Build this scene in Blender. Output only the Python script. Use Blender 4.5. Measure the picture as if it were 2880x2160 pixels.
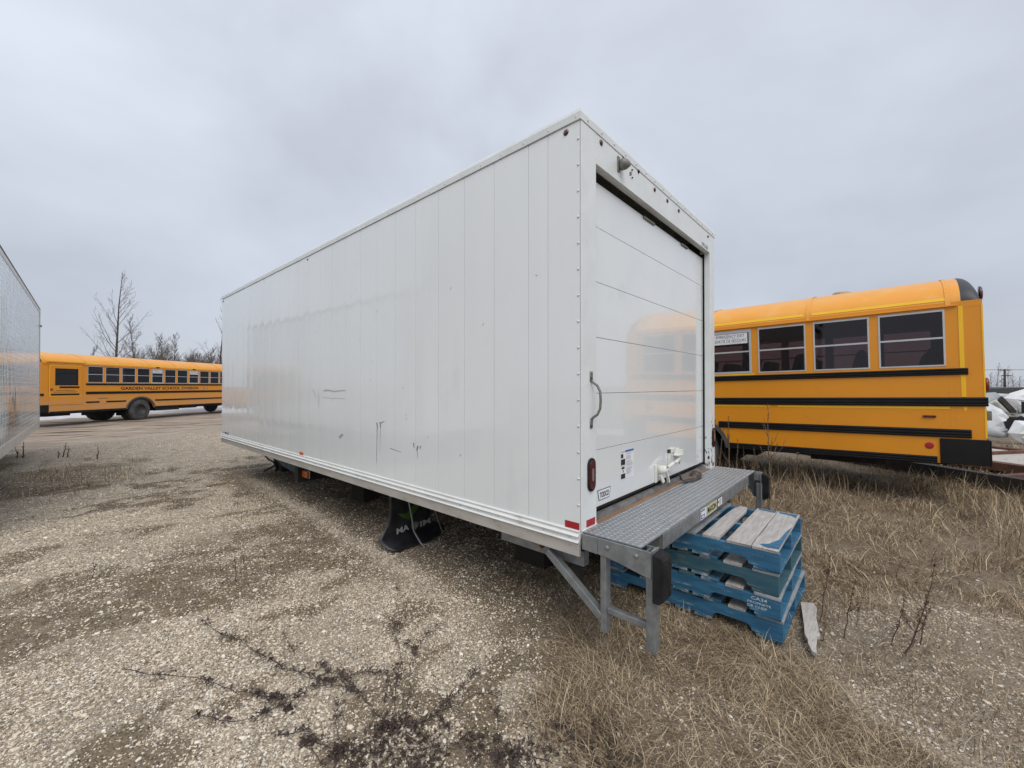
import bpy, bmesh, math, random
import numpy as np
from mathutils import Vector, Matrix, Euler

sc = bpy.context.scene
for o in list(bpy.data.objects): bpy.data.objects.remove(o)
col = sc.collection
R_ = math.radians
random.seed(7); rng = np.random.default_rng(11)

# ------------------------------------------------------------------ camera
CAM = Vector((-2.020, -1.281, 1.530)); YAW = 0.842; PIT = 0.006
fwd = Vector((math.sin(YAW)*math.cos(PIT), math.cos(YAW)*math.cos(PIT), math.sin(PIT)))
rgt = Vector((math.cos(YAW), -math.sin(YAW), 0)); upv = rgt.cross(fwd)
cd = bpy.data.cameras.new("camera"); cam = bpy.data.objects.new("camera", cd); col.objects.link(cam)
cam.matrix_world = Matrix(((rgt.x, upv.x, -fwd.x, CAM.x), (rgt.y, upv.y, -fwd.y, CAM.y), (rgt.z, upv.z, -fwd.z, CAM.z), (0, 0, 0, 1)))
cd.sensor_width = 36; cd.lens = 14.503; cd.clip_start = 0.05; cd.clip_end = 3000
sc.camera = cam

# ------------------------------------------------------------------ sky and sun (overcast)
w = bpy.data.worlds.new("World"); sc.world = w; w.use_nodes = True
nt = w.node_tree; nt.nodes.clear()
SUN_EL, SUN_AZ = 52, 214      # azimuth from +Y clockwise
def N(t, ty, **k):
    n = t.nodes.new(ty)
    for a, b in k.items(): setattr(n, a, b)
    return n
out = N(nt, 'ShaderNodeOutputWorld'); mixw = N(nt, 'ShaderNodeMixShader'); mixw.inputs[0].default_value = 0.9
b1 = N(nt, 'ShaderNodeBackground'); b2 = N(nt, 'ShaderNodeBackground')
sky = N(nt, 'ShaderNodeTexSky'); sky.sky_type = 'NISHITA'; sky.sun_disc = False
sky.sun_elevation = R_(SUN_EL); sky.sun_rotation = R_(SUN_AZ)
b1.inputs[1].default_value = 0.1
nt.links.new(sky.outputs[0], b1.inputs[0])
tc = N(nt, 'ShaderNodeTexCoord'); mp = N(nt, 'ShaderNodeMapping'); mp.inputs['Scale'].default_value = (1.0, 1.0, 1.7)
mp.inputs['Location'].default_value = (0.35, 1.7, 0.2)
n1 = N(nt, 'ShaderNodeTexNoise'); n1.inputs['Scale'].default_value = 1.25; n1.inputs['Detail'].default_value = 5; n1.inputs['Roughness'].default_value = 0.52; n1.inputs['Distortion'].default_value = 0.25
cr = N(nt, 'ShaderNodeValToRGB')
cr.color_ramp.elements[0].position = 0.36; cr.color_ramp.elements[0].color = (0.50, 0.53, 0.605, 1)
cr.color_ramp.elements[1].position = 0.66; cr.color_ramp.elements[1].color = (0.675, 0.725, 0.815, 1)
nt.links.new(tc.outputs['Generated'], mp.inputs[0]); nt.links.new(mp.outputs[0], n1.inputs[0])
nt.links.new(n1.outputs[0], cr.inputs[0]); nt.links.new(cr.outputs[0], b2.inputs[0])
sz = N(nt, 'ShaderNodeSeparateXYZ'); nt.links.new(tc.outputs['Generated'], sz.inputs[0])
gr = N(nt, 'ShaderNodeMapRange'); gr.inputs[1].default_value = 0.0; gr.inputs[2].default_value = 0.8; gr.inputs[3].default_value = 0.83; gr.inputs[4].default_value = 1.17   # overcast sky, brighter towards the zenith
nt.links.new(sz.outputs[2], gr.inputs[0]); nt.links.new(gr.outputs[0], b2.inputs[1])
nt.links.new(b1.outputs[0], mixw.inputs[1]); nt.links.new(b2.outputs[0], mixw.inputs[2]); nt.links.new(mixw.outputs[0], out.inputs[0])
ld = bpy.data.lights.new("sun", 'SUN'); ld.energy = 1.45; ld.angle = R_(45); ld.color = (1.0, 0.94, 0.86)
sun = bpy.data.objects.new("sun", ld); col.objects.link(sun)
sd = Vector((math.sin(R_(SUN_AZ))*math.cos(R_(SUN_EL)), math.cos(R_(SUN_AZ))*math.cos(R_(SUN_EL)), math.sin(R_(SUN_EL))))
sun.rotation_euler = sd.to_track_quat('Z', 'Y').to_euler()
sun.location = sd*30
sc.view_settings.view_transform = 'Standard'; sc.view_settings.look = 'None'
sc.view_settings.exposure = 0.24; sc.view_settings.gamma = 1.0; sc.view_settings.use_curve_mapping = False
sc.render.engine = 'CYCLES'
try: sc.cycles.max_bounces = 8
except Exception: pass

# ------------------------------------------------------------------ materials
MATS = {}
def mat(name, c, rough=0.6, metal=0.0, c2=None, nscale=6, thr=(0.35, 0.65), stretch=(1, 1, 1), bump=0.0, bscale=60, bstretch=None, coat=0.0, spec=0.5, c3=None, s3=25, t3=(0.55, 0.65), detail=5, trans=0.0, dust=None, rvar=0.0):
    m = bpy.data.materials.new(name); m.use_nodes = True; t = m.node_tree; t.nodes.clear()
    o = N(t, 'ShaderNodeOutputMaterial'); p = N(t, 'ShaderNodeBsdfPrincipled'); t.links.new(p.outputs[0], o.inputs[0])
    p.inputs['Roughness'].default_value = rough; p.inputs['Metallic'].default_value = metal
    p.inputs['Coat Weight'].default_value = coat; p.inputs['Coat Roughness'].default_value = 0.035
    p.inputs['Specular IOR Level'].default_value = spec
    tcn = N(t, 'ShaderNodeTexCoord'); co = tcn.outputs['Object']
    def noise(scale, st, det=detail):
        mpn = N(t, 'ShaderNodeMapping'); mpn.inputs['Scale'].default_value = st
        t.links.new(co, mpn.inputs[0]); nn = N(t, 'ShaderNodeTexNoise'); nn.inputs['Scale'].default_value = scale; nn.inputs['Detail'].default_value = det
        nn.inputs['Roughness'].default_value = 0.6
        t.links.new(mpn.outputs[0], nn.inputs[0]); return nn.outputs[0]
    def ramp(x, a, b):
        r = N(t, 'ShaderNodeMapRange'); r.inputs[1].default_value = a; r.inputs[2].default_value = b
        t.links.new(x, r.inputs[0]); return r.outputs[0]
    def mix(f, a, b):
        mx = N(t, 'ShaderNodeMix'); mx.data_type = 'RGBA'
        t.links.new(f, mx.inputs[0])
        if isinstance(a, tuple): mx.inputs[6].default_value = (*a, 1)
        else: t.links.new(a, mx.inputs[6])
        if isinstance(b, tuple): mx.inputs[7].default_value = (*b, 1)
        else: t.links.new(b, mx.inputs[7])
        return mx.outputs[2]
    if c2 is None: c2 = tuple(v*0.82 for v in c)
    f1 = ramp(noise(nscale, stretch), *thr); cc = mix(f1, c, c2)
    if c3 is not None: cc = mix(ramp(noise(s3, stretch), *t3), cc, c3)
    if dust is not None:      # (colour, z0, z1): road dust thinning out with height above the ground
        sp = N(t, 'ShaderNodeSeparateXYZ'); t.links.new(co, sp.inputs[0])
        mr = N(t, 'ShaderNodeMapRange'); mr.inputs[1].default_value = dust[2]; mr.inputs[2].default_value = dust[1]; mr.inputs[3].default_value = 0; mr.inputs[4].default_value = dust[3]
        t.links.new(sp.outputs[2], mr.inputs[0])
        mu = N(t, 'ShaderNodeMath', operation='MULTIPLY'); t.links.new(mr.outputs[0], mu.inputs[0]); t.links.new(ramp(noise(4, (0.5, 1, 1)), 0.2, 0.7), mu.inputs[1])
        cc = mix(mu.outputs[0], cc, dust[0])
    t.links.new(cc, p.inputs['Base Color'])
    if rvar:
        mr = N(t, 'ShaderNodeMapRange'); mr.inputs[3].default_value = max(0.02, rough-rvar); mr.inputs[4].default_value = rough+rvar
        t.links.new(noise(nscale*2, stretch), mr.inputs[0]); t.links.new(mr.outputs[0], p.inputs['Roughness'])
    if bump:
        bn = N(t, 'ShaderNodeBump'); bn.inputs['Strength'].default_value = 1.0; bn.inputs['Distance'].default_value = bump
        t.links.new(noise(bscale, bstretch or stretch), bn.inputs['Height']); t.links.new(bn.outputs[0], p.inputs['Normal'])
        if coat: t.links.new(bn.outputs[0], p.inputs['Coat Normal'])
    MATS[name] = m; return m

white = mat('white_paint', (0.775, 0.80, 0.80), 0.22, coat=1.0, c2=(0.74, 0.765, 0.765), nscale=1.2, stretch=(1, 1, .3), bump=0.0028, bscale=0.9, bstretch=(1, 3.2, .25), rvar=.04, c3=(.62, .655, .66), s3=3, t3=(.62, .9))
white_door = mat('door_paint', (0.775, 0.80, 0.80), 0.22, coat=1.0, c2=(0.72, 0.755, 0.765), nscale=1.5, bump=0.002, bscale=1.0, bstretch=(.5, 1, 1), c3=(.64, .665, .66), s3=4, t3=(.6, .9))
white_frame = mat('frame_paint', (0.74, 0.775, 0.775), 0.35, c2=(0.68, 0.71, 0.71), nscale=5, c3=(.5, .5, .47), s3=14, t3=(.66, .8), bump=.0006, bscale=20)
seam_m = mat('panel_joint', (0.24, 0.25, 0.25), 0.7)
alu = mat('aluminium_rail', (0.60, 0.585, 0.555), 0.36, metal=0.4, c2=(0.50, 0.48, 0.44), nscale=9, stretch=(1, .3, 1), c3=(.36, .32, .27), s3=18, t3=(.58, .8), bump=.0005, bscale=90)
alu_w = mat('bright_aluminium', (0.82, 0.83, 0.81), 0.28, metal=0.2, c2=(0.74, 0.74, 0.71), nscale=9, stretch=(1, .3, 1), c3=(.5, .47, .42), s3=18, t3=(.62, .8), bump=.0004, bscale=60)
rivet_m = mat('rivet_metal', (0.72, 0.74, 0.74), 0.3, metal=0.3)
galv = mat('galvanized_steel', (0.30, 0.315, 0.32), 0.5, metal=0.5, c2=(0.20, 0.21, 0.215), nscale=14, c3=(.16, .13, .10), s3=9, t3=(.58, .75), bump=.0008, bscale=70, rvar=.1)
galv_lt = mat('worn_tread_steel', (0.30, 0.315, 0.325), 0.42, metal=0.5, c2=(0.27, 0.285, 0.30), nscale=8, c3=(.52, .54, .55), s3=30, t3=(.55, .75), bump=.0006, bscale=120, rvar=.1)
rubber = mat('black_rubber', (0.010, 0.010, 0.011), 0.75, spec=.2, c2=(0.024, 0.024, 0.025), nscale=8, bump=.002, bscale=30)
tyre_m = mat('tyre_rubber', (0.045, 0.044, 0.044), 0.8, c2=(0.10, 0.095, 0.088), nscale=5, bump=.002, bscale=40)
black = mat('black_paint', (0.007, 0.007, 0.008), 0.4, c2=(0.012, 0.012, 0.013), nscale=4, spec=.25)
dark = mat('dark_chassis', (0.022, 0.021, 0.020), 0.8, c2=(0.045, 0.038, 0.032), nscale=6)
void_m = mat('dark_recess', (0.012, 0.012, 0.012), 0.9)
sillwood = mat('sill_wood', (0.20, 0.115, 0.06), 0.7, c2=(0.33, 0.19, 0.10), nscale=5, stretch=(1, 12, 8), bump=.002, bscale=12, c3=(.10, .07, .05), s3=6, t3=(.55, .7))
red_l = mat('red_lens', (0.075, 0.006, 0.009), 0.15, c2=(0.045, 0.004, 0.006), coat=.5)
red_r = mat('red_reflector', (0.42, 0.02, 0.03), 0.25, c2=(0.32, 0.015, 0.022), nscale=40)
amber_m = mat('amber_reflector', (0.62, 0.14, 0.02), 0.25, c2=(0.5, 0.09, 0.01), nscale=60)
grey_cast = mat('cast_grey', (0.22, 0.225, 0.20), 0.5, metal=.3, c2=(.16, .16, .145), nscale=20)
chrome = mat('dull_chrome', (0.50, 0.49, 0.46), 0.3, metal=0.9)
rustwhite = mat('rusty_white_paint', (0.75, 0.76, 0.72), 0.4, c2=(0.70, 0.70, 0.64), nscale=20, c3=(.16, .08, .035), s3=22, t3=(.6, .68))
ink = mat('black_ink', (0.02, 0.02, 0.022), 0.5)
paper = mat('white_sticker', (0.80, 0.81, 0.83), 0.35, c2=(.74, .75, .77))
paper_y = mat('yellow_sticker', (0.62, 0.60, 0.33), 0.4, c2=(.52, .5, .28), nscale=30)
blue_ink = mat('blue_print', (0.04, 0.13, 0.42), 0.4)
grey_ink = mat('grey_print', (0.42, 0.42, 0.45), 0.5)
tan_ink = mat('tan_print', (0.6, 0.52, 0.42), 0.5)
mark_m = mat('scuff_black', (0.07, 0.072, 0.075), 0.6, c2=(.2, .2, .2), nscale=90)
scuff_m = mat('scuff_grey', (0.36, 0.37, 0.38), 0.6, c2=(.5, .51, .52), nscale=80)
YEL = (0.70, 0.275, 0.022)
bus_y = mat('bus_yellow', (0.76, 0.29, 0.008), 0.42, c2=(0.72, 0.27, 0.008), nscale=1.5, coat=0.10, bump=.002, bscale=2.0, c3=(.5, .24, .06), s3=5, t3=(.62, .9))
bus_roof = mat('bus_roof_yellow', (0.80, 0.33, 0.025), 0.42, c2=(0.80, 0.37, 0.05), nscale=2, bump=.001, bscale=3, c3=(.78, .44, .14), s3=4, t3=(.55, .95), coat=.12)
bus_yd = mat('dusty_bus_yellow', (0.76, 0.29, 0.008), 0.45, c2=(0.72, 0.27, 0.008), nscale=1.5, coat=0.05, dust=((0.50, 0.33, 0.20), 0.6, 1.5, .75), bump=.002, bscale=2)
tape_y = mat('reflective_yellow_tape', (0.93, 0.54, 0.015), 0.3, c2=(.9, .5, .012))
winframe = mat('window_aluminium', (0.56, 0.57, 0.58), 0.35, metal=.35, c2=(.5, .51, .52))
seat_m = mat('seat_vinyl', (0.028, 0.028, 0.034), 0.5, c2=(.035, .035, .042))
interior = mat('bus_interior', (0.035, 0.032, 0.034), 0.8)
wood_bare = mat('bare_weathered_wood', (0.46, 0.44, 0.42), 0.85, c2=(0.33, 0.31, 0.295), nscale=7, stretch=(1, 9, 9), bump=.0015, bscale=9, bstretch=(1, 14, 10), c3=(.20, .18, .17), s3=9, t3=(.62, .76))
wood_mix = mat('worn_blue_board', (0.30, 0.31, 0.32), 0.85, c2=(0.045, 0.15, 0.24), nscale=3.5, stretch=(1, 3, 3), thr=(.46, .6), bump=.0015, bscale=9, bstretch=(1, 14, 10), c3=(.14, .14, .14), s3=9, t3=(.58, .72))
blue_m = mat('pallet_blue', (0.016, 0.095, 0.19), 0.65, c2=(0.04, 0.165, 0.28), nscale=5, stretch=(3, 1, 7), bump=.0012, bscale=14, bstretch=(6, 1, 10), c3=(.30, .37, .40), s3=6, t3=(.60, .74))
blue_d = mat('pallet_teal', (0.022, 0.085, 0.125), 0.75, c2=(0.045, 0.12, 0.15), nscale=6, stretch=(3, 1, 8), bump=.002, bscale=14, bstretch=(6, 1, 12), c3=(.16, .16, .15), s3=8, t3=(.58, .74))
stencil = mat('stencil_paint', (0.50, 0.58, 0.62), 0.7, c2=(.30, .42, .5), nscale=120, thr=(.4, .7))
plankw = mat('broken_plank_wood', (0.55, 0.52, 0.48), 0.85, c2=(0.42, 0.39, 0.36), nscale=8, stretch=(1, 10, 5), c3=(.2, .17, .14), s3=6, t3=(.62, .72), bump=.002, bscale=12, bstretch=(1, 12, 5))
flap_m = mat('mudflap_plastic', (0.010, 0.010, 0.012), 0.42, c2=(0.03, 0.03, 0.034), nscale=8, bump=.002, bscale=5)
green_m = mat('green_print', (0.05, 0.12, 0.012), 0.45)
flap_ink = mat('flap_lettering', (0.42, 0.42, 0.42), 0.5)
rope_m = mat('grey_rope', (0.28, 0.28, 0.27), 0.8)
darkblue = mat('dark_blue_steel', (0.035, 0.085, 0.125), 0.5, c2=(.012, .02, .028), nscale=8)
rust = mat('rusty_steel', (0.15, 0.062, 0.038), 0.85, c2=(0.08, 0.038, 0.026), nscale=6, bump=.002, bscale=40)
concrete = mat('pale_deck_board', (0.48, 0.45, 0.40), 0.9, c2=(0.40, 0.37, 0.33), nscale=5)
scrapw = mat('scrap_white_shell', (0.72, 0.75, 0.76), 0.4, c2=(0.60, 0.63, 0.64), nscale=3, bump=.004, bscale=3)
scrapg = mat('scrap_grey_inside', (0.36, 0.39, 0.40), 0.6, c2=(.28, .3, .31), nscale=3)
bark = mat('tree_bark', (0.12, 0.098, 0.082), 0.9, c2=(0.05, 0.04, 0.034), nscale=4)
twig = mat('tree_twigs', (0.17, 0.138, 0.12), 0.9, c2=(0.12, 0.098, 0.085), nscale=1)
weed_m = mat('dry_weed', (0.115, 0.07, 0.045), 0.9, c2=(0.07, 0.045, 0.03), nscale=20)
weed_s = mat('dry_weed_pale', (0.21, 0.15, 0.09), 0.9, c2=(0.13, 0.09, 0.06), nscale=20)
vine_m = mat('dead_vine', (0.050, 0.034, 0.028), 0.8, c2=(0.03, 0.02, 0.018), nscale=30)
leaf_m = mat('dead_leaves', (0.075, 0.048, 0.038), 0.7, c2=(0.036, 0.023, 0.019), nscale=30)
snow_m = mat('old_snow', (0.72, 0.74, 0.78), 0.6, c2=(.6, .62, .66), nscale=2)
polem = mat('pole_wood', (0.07, 0.055, 0.045), 0.9)
snowdark = mat('roof_dark', (0.05, 0.05, 0.05), 0.7)
sheet_alu = mat('trailer_skin', (0.88, 0.90, 0.91), 0.10, metal=0.7, coat=.4, c2=(0.68, 0.71, 0.72), nscale=6, stretch=(1, 1, .6), bump=.0014, bscale=9, bstretch=(1, 1, 1.6), rvar=.05)

def glass_mat(name, tint=(0.05, 0.048, 0.052), alpha=0.5):
    m = bpy.data.materials.new(name); m.use_nodes = True; t = m.node_tree; t.nodes.clear()
    o = N(t, 'ShaderNodeOutputMaterial'); mx = N(t, 'ShaderNodeMixShader'); tr = N(t, 'ShaderNodeBsdfTransparent'); gl = N(t, 'ShaderNodeBsdfGlossy')
    tr.inputs[0].default_value = (*tint, 1); gl.inputs['Roughness'].default_value = 0.02; gl.inputs[0].default_value = (.8, .8, .85, 1)
    fr = N(t, 'ShaderNodeFresnel'); fr.inputs[0].default_value = 1.5
    t.links.new(fr.outputs[0], mx.inputs[0]); t.links.new(tr.outputs[0], mx.inputs[1]); t.links.new(gl.outputs[0], mx.inputs[2]); t.links.new(mx.outputs[0], o.inputs[0])
    return m
glass = glass_mat('tinted_glass', (0.50, 0.42, 0.42))
glass_far = glass_mat('far_bus_glass', (0.30, 0.27, 0.27))
glass_dk = glass_mat('dark_glass', (0.20, 0.20, 0.21))

# ------------------------------------------------------------------ mesh helpers
class MB:
    def __init__(s): s.v = []; s.f = []
    def quad(s, a, b, c, d):
        n = len(s.v); s.v += [tuple(a), tuple(b), tuple(c), tuple(d)]; s.f.append((n, n+1, n+2, n+3)); return s
    def ngon(s, ps):
        n = len(s.v); s.v += [tuple(p) for p in ps]; s.f.append(tuple(range(n, n+len(ps)))); return s
    def box(s, x0, x1, y0, y1, z0, z1):
        if x0 > x1: x0, x1 = x1, x0
        if y0 > y1: y0, y1 = y1, y0
        if z0 > z1: z0, z1 = z1, z0
        n = len(s.v)
        s.v += [(x0, y0, z0), (x1, y0, z0), (x1, y1, z0), (x0, y1, z0), (x0, y0, z1), (x1, y0, z1), (x1, y1, z1), (x0, y1, z1)]
        for f in ((0, 3, 2, 1), (4, 5, 6, 7), (0, 1, 5, 4), (1, 2, 6, 5), (2, 3, 7, 6), (3, 0, 4, 7)): s.f.append(tuple(n+i for i in f))
        return s
    def bar(s, a, b, w1, w2, up=(0, 0, 1)):
        a = Vector(a); b = Vector(b); d = (b-a).normalized(); u = Vector(up)
        if abs(d.dot(u)) > .98: u = Vector((1, 0, 0))
        r = d.cross(u).normalized(); u = r.cross(d)
        n = len(s.v)
        for p in (a, b):
            for i, j in ((-1, -1), (1, -1), (1, 1), (-1, 1)): s.v.append(tuple(p+r*i*w1/2+u*j*w2/2))
        for f in ((0, 1, 2, 3), (7, 6, 5, 4), (0, 4, 5, 1), (1, 5, 6, 2), (2, 6, 7, 3), (3, 7, 4, 0)): s.f.append(tuple(n+i for i in f))
        return s
    def prism(s, poly, axis, a, b):
        # poly: list of 2d; axis 'x': (y,z), 'y': (x,z), 'z': (x,y)
        def P(p, t): return {'x': (t, p[0], p[1]), 'y': (p[0], t, p[1]), 'z': (p[0], p[1], t)}[axis]
        n = len(s.v); k = len(poly)
        s.v += [P(p, a) for p in poly]+[P(p, b) for p in poly]
        s.f.append(tuple(n+i for i in range(k))[::-1]); s.f.append(tuple(n+k+i for i in range(k)))
        for i in range(k): j = (i+1) % k; s.f.append((n+i, n+j, n+k+j, n+k+i))
        return s
    def tube(s, pts, rad, n=8, caps=True):
        pts = [Vector(p) for p in pts]; K = len(pts)
        if not hasattr(rad, '__len__'): rad = [rad]*K
        base = len(s.v); u = None
        for i, p in enumerate(pts):
            d = (pts[min(i+1, K-1)]-pts[max(i-1, 0)]).normalized()
            if u is None:
                u = d.orthogonal().normalized()
            u = (u-d*u.dot(d));
            u = u.normalized() if u.length > 1e-6 else d.orthogonal().normalized()
            v = d.cross(u)
            for j in range(n):
                a = 2*math.pi*j/n; s.v.append(tuple(p+(u*math.cos(a)+v*math.sin(a))*rad[i]))
        for i in range(K-1):
            for j in range(n):
                a = base+i*n+j; b = base+i*n+(j+1) % n; s.f.append((a, b, b+n, a+n))
        if caps:
            s.f.append(tuple(base+j for j in range(n))[::-1]); s.f.append(tuple(base+(K-1)*n+j for j in range(n)))
        return s
    def lathe(s, prof, c, axis, n=24):
        # prof: (r, t) along axis
        c = Vector(c); ax = Vector(axis).normalized(); u = ax.orthogonal().normalized(); v = ax.cross(u)
        base = len(s.v); K = len(prof)
        for r, t in prof:
            for j in range(n):
                a = 2*math.pi*j/n; s.v.append(tuple(c+ax*t+(u*math.cos(a)+v*math.sin(a))*r))
        for i in range(K-1):
            for j in range(n):
                a = base+i*n+j; b = base+i*n+(j+1) % n; s.f.append((a, b, b+n, a+n))
        s.f.append(tuple(base+j for j in range(n))[::-1]); s.f.append(tuple(base+(K-1)*n+j for j in range(n)))
        return s
    def dome(s, c, r, h, axis, n=8):
        return s.lathe([(r, 0), (r*.92, h*.45), (r*.6, h*.85), (r*.15, h)], c, axis, n)
    def add(s, vs, fs):
        n = len(s.v); s.v += [tuple(v) for v in vs]; s.f += [tuple(n+i for i in f) for f in fs]; return s
    def build(s, name, m, parent=None, world=False, bevel=0, smooth=False, kind=None, label=None, loc=None, rot=None):
        me = bpy.data.meshes.new(name); me.from_pydata(s.v, [], s.f)
        bm = bmesh.new(); bm.from_mesh(me); bmesh.ops.recalc_face_normals(bm, faces=bm.faces); bm.to_mesh(me); bm.free()
        me.materials.append(m)
        if smooth: me.polygons.foreach_set('use_smooth', [True]*len(me.polygons))
        o = bpy.data.objects.new(name, me); col.objects.link(o)
        if bevel:
            b = o.modifiers.new('bevel', 'BEVEL'); b.width = bevel; b.segments = 2; b.limit_method = 'ANGLE'; b.angle_limit = R_(40)
        if loc is not None: o.location = loc
        if rot is not None: o.rotation_euler = rot
        if parent is not None:
            o.parent = parent
            if world: o.matrix_parent_inverse = Matrix.Translation(-Vector(parent.location))
        if kind: o['kind'] = kind
        if label: o['label'] = label
        return o
def B(*a): return MB().box(*a)
def thing(name, label, cat, loc=(0, 0, 0), rot=(0, 0, 0), group=None):
    o = bpy.data.objects.new(name, None); col.objects.link(o); o.location = loc; o.rotation_euler = rot
    o.empty_display_size = .2
    tag(o, label, cat, group); return o
def tag(o, label, cat, group=None):
    o['label'] = label; o['category'] = cat
    if group: o['group'] = group
    return o
def share(o, parent, d=(0, 0, 0), m=None, label=None):
    c = o.copy(); col.objects.link(c); c.parent = parent; c.location = Vector(o.location)+Vector(d)
    if m: c.data = c.data.copy(); c.data.materials.clear(); c.data.materials.append(m)
    if label: c['label'] = label
    return c
def text(name, s, m, parent, org, right, up, width=None, height=None, world=False, extrude=.0006, bold=.0, kind=None, spacing=1.0, align='L'):
    cu = bpy.data.curves.new(name, 'FONT'); cu.body = s; cu.size = 1; cu.extrude = 0; cu.offset = bold; cu.resolution_u = 3; cu.space_character = spacing
    ob = bpy.data.objects.new('tmp', cu); col.objects.link(ob)
    dg = bpy.context.evaluated_depsgraph_get(); me0 = ob.evaluated_get(dg).to_mesh()
    vs = [v.co.copy() for v in me0.vertices]; fs = [tuple(p.vertices) for p in me0.polygons]
    ob.evaluated_get(dg).to_mesh_clear(); bpy.data.objects.remove(ob); bpy.data.curves.remove(cu)
    xs = [v.x for v in vs]; ys = [v.y for v in vs]; x0, x1, y0, y1 = min(xs), max(xs), min(ys), max(ys)
    sy = height/(y1-y0) if height else None; sx = width/(x1-x0) if width else sy
    if sy is None: sy = sx
    r = Vector(right).normalized(); u = Vector(up).normalized(); n = r.cross(u); o0 = Vector(org)
    if align == 'C': o0 = o0-r*(x1-x0)*sx/2
    mb = MB(); mb.v = [tuple(o0+r*(v.x-x0)*sx+u*(v.y-y0)*sy+n*extrude) for v in vs]; mb.f = fs
    me = bpy.data.meshes.new(name); me.from_pydata(mb.v, [], mb.f); me.materials.append(m)
    o = bpy.data.objects.new(name, me); col.objects.link(o); o.parent = parent
    if world: o.matrix_parent_inverse = Matrix.Translation(-Vector(parent.location))
    if kind: o['kind'] = kind
    return o

# ------------------------------------------------------------------ numpy noise and terrain
def _h(ix, iy, s):
    n = (ix.astype(np.int64)*374761393+iy.astype(np.int64)*668265263+s*974711) & 0x7fffffff
    n = ((n ^ (n >> 13))*1274126177) & 0x7fffffff
    return ((n ^ (n >> 16)) & 0xffff)/65535.0
def vnoise(x, y, s=0):
    ix = np.floor(x); iy = np.floor(y); fx = x-ix; fy = y-iy; fx = fx*fx*(3-2*fx); fy = fy*fy*(3-2*fy)
    a = _h(ix, iy, s); b = _h(ix+1, iy, s); c = _h(ix, iy+1, s); d = _h(ix+1, iy+1, s)
    return (a*(1-fx)+b*fx)*(1-fy)+(c*(1-fx)+d*fx)*fy
def fbm(x, y, s=0, o=4):
    t = 0; a = .5; n = 0
    for i in range(o): t = t+a*vnoise(x*2**i, y*2**i, s+i); n += a; a *= .5
    return t/n
def sm(x, a, b): t = np.clip((x-a)/(b-a), 0, 1); return t*t*(3-2*t)
def psdf(x, y, poly):
    x = np.asarray(x, float); y = np.asarray(y, float); d = np.full(x.shape, 1e9); ins = np.zeros(x.shape, bool); k = len(poly)
    for i in range(k):
        ax, ay = poly[i]; bx, by = poly[(i+1) % k]; ex, ey = bx-ax, by-ay
        t = np.clip(((x-ax)*ex+(y-ay)*ey)/(ex*ex+ey*ey), 0, 1)
        d = np.minimum(d, np.hypot(x-ax-ex*t, y-ay-ey*t))
        c = ((ay > y) != (by > y)) & (x < (bx-ax)*(y-ay)/(by-ay+1e-12)+ax); ins ^= c
    return np.where(ins, -d, d)
FG = [(-1.3, -1.0), (-.74, -.45), (-.54, -.12), (-.28, .04), (.05, .30), (.5, .45), (.8, .1), (.80, -.86), (.62, -1.14), (.30, -1.42), (-.5, -2.0), (-1.2, -1.6)]
RG = [(1.35, -.92), (1.80, -.4), (2.2, .3), (2.75, 1.5), (2.75, 10), (9, 10), (9, -1.0), (18, -1.5), (18, -9), (3.2, -5), (2.0, -2.3), (2.15, -1.45)]
GB = [(.70, -.86), (1.2, -.93), (1.66, -1.0), (2.1, -1.3), (2.4, -1.6), (2.3, -2.2), (1.65, -1.95), (.65, -1.75), (.20, -1.5), (.42, -1.15)]
def masks(x, y):
    w1 = (fbm(x*3, y*3, 5)-.5)*.5; w2 = (fbm(x*1.2, y*1.2, 9)-.5)
    fg = sm(-(psdf(x, y, FG)+w1*.8), -.14, .18)
    rg = sm(-(psdf(x, y, RG)+w2*.9), -.2, .35)*(1-sm(fbm(x*1.5, y*1.5, 77), .57, .72)*.55)
    gb = sm(-(psdf(x, y, GB)+w1*.5), -.12, .12)
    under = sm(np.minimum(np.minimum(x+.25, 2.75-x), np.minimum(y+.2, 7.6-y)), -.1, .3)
    my = sm(1-np.abs(y-2.9-.35*x)/1.7, 0, .9)*sm(.35-x, 0, .6)
    moss = np.clip(sm(fbm(x*.9, y*1.6, 21), .34, .56)*my*1.3, 0, 1)*(.35+.65*sm(fbm(x*7, y*7, 23), .36, .56))
    moss = np.maximum(moss, sm(fbm(x*1.1+3, y*1.8, 31), .54, .66)*.8*sm(14-y, 0, 3)*sm(fbm(x*6, y*9, 33), .38, .56))
    ridge = np.exp(-((x+.14-.06*y+.12*(fbm(y*1.5, x*0, 35)-.5))/.13)**2)*sm(y, .3, 1.2)*sm(8-y, 0, 2)
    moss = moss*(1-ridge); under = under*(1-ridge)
    lw = sm(1-np.abs(y-8.2-2.0*(fbm(x*.5, y*.5, 41)-.5)-(x+2.5)*.4)/2.3, 0, 1)*sm(-.9-x+(y-8)*.1, -.3, .9)
    rd = (x-(-5.38))*(-.598)+(y-20.2)*.80   # distance across the track the left bus stands on
    mud = sm(rd, -7.5, -4.5)
    return fg, rg, gb, under, moss, lw, mud, rd
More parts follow.
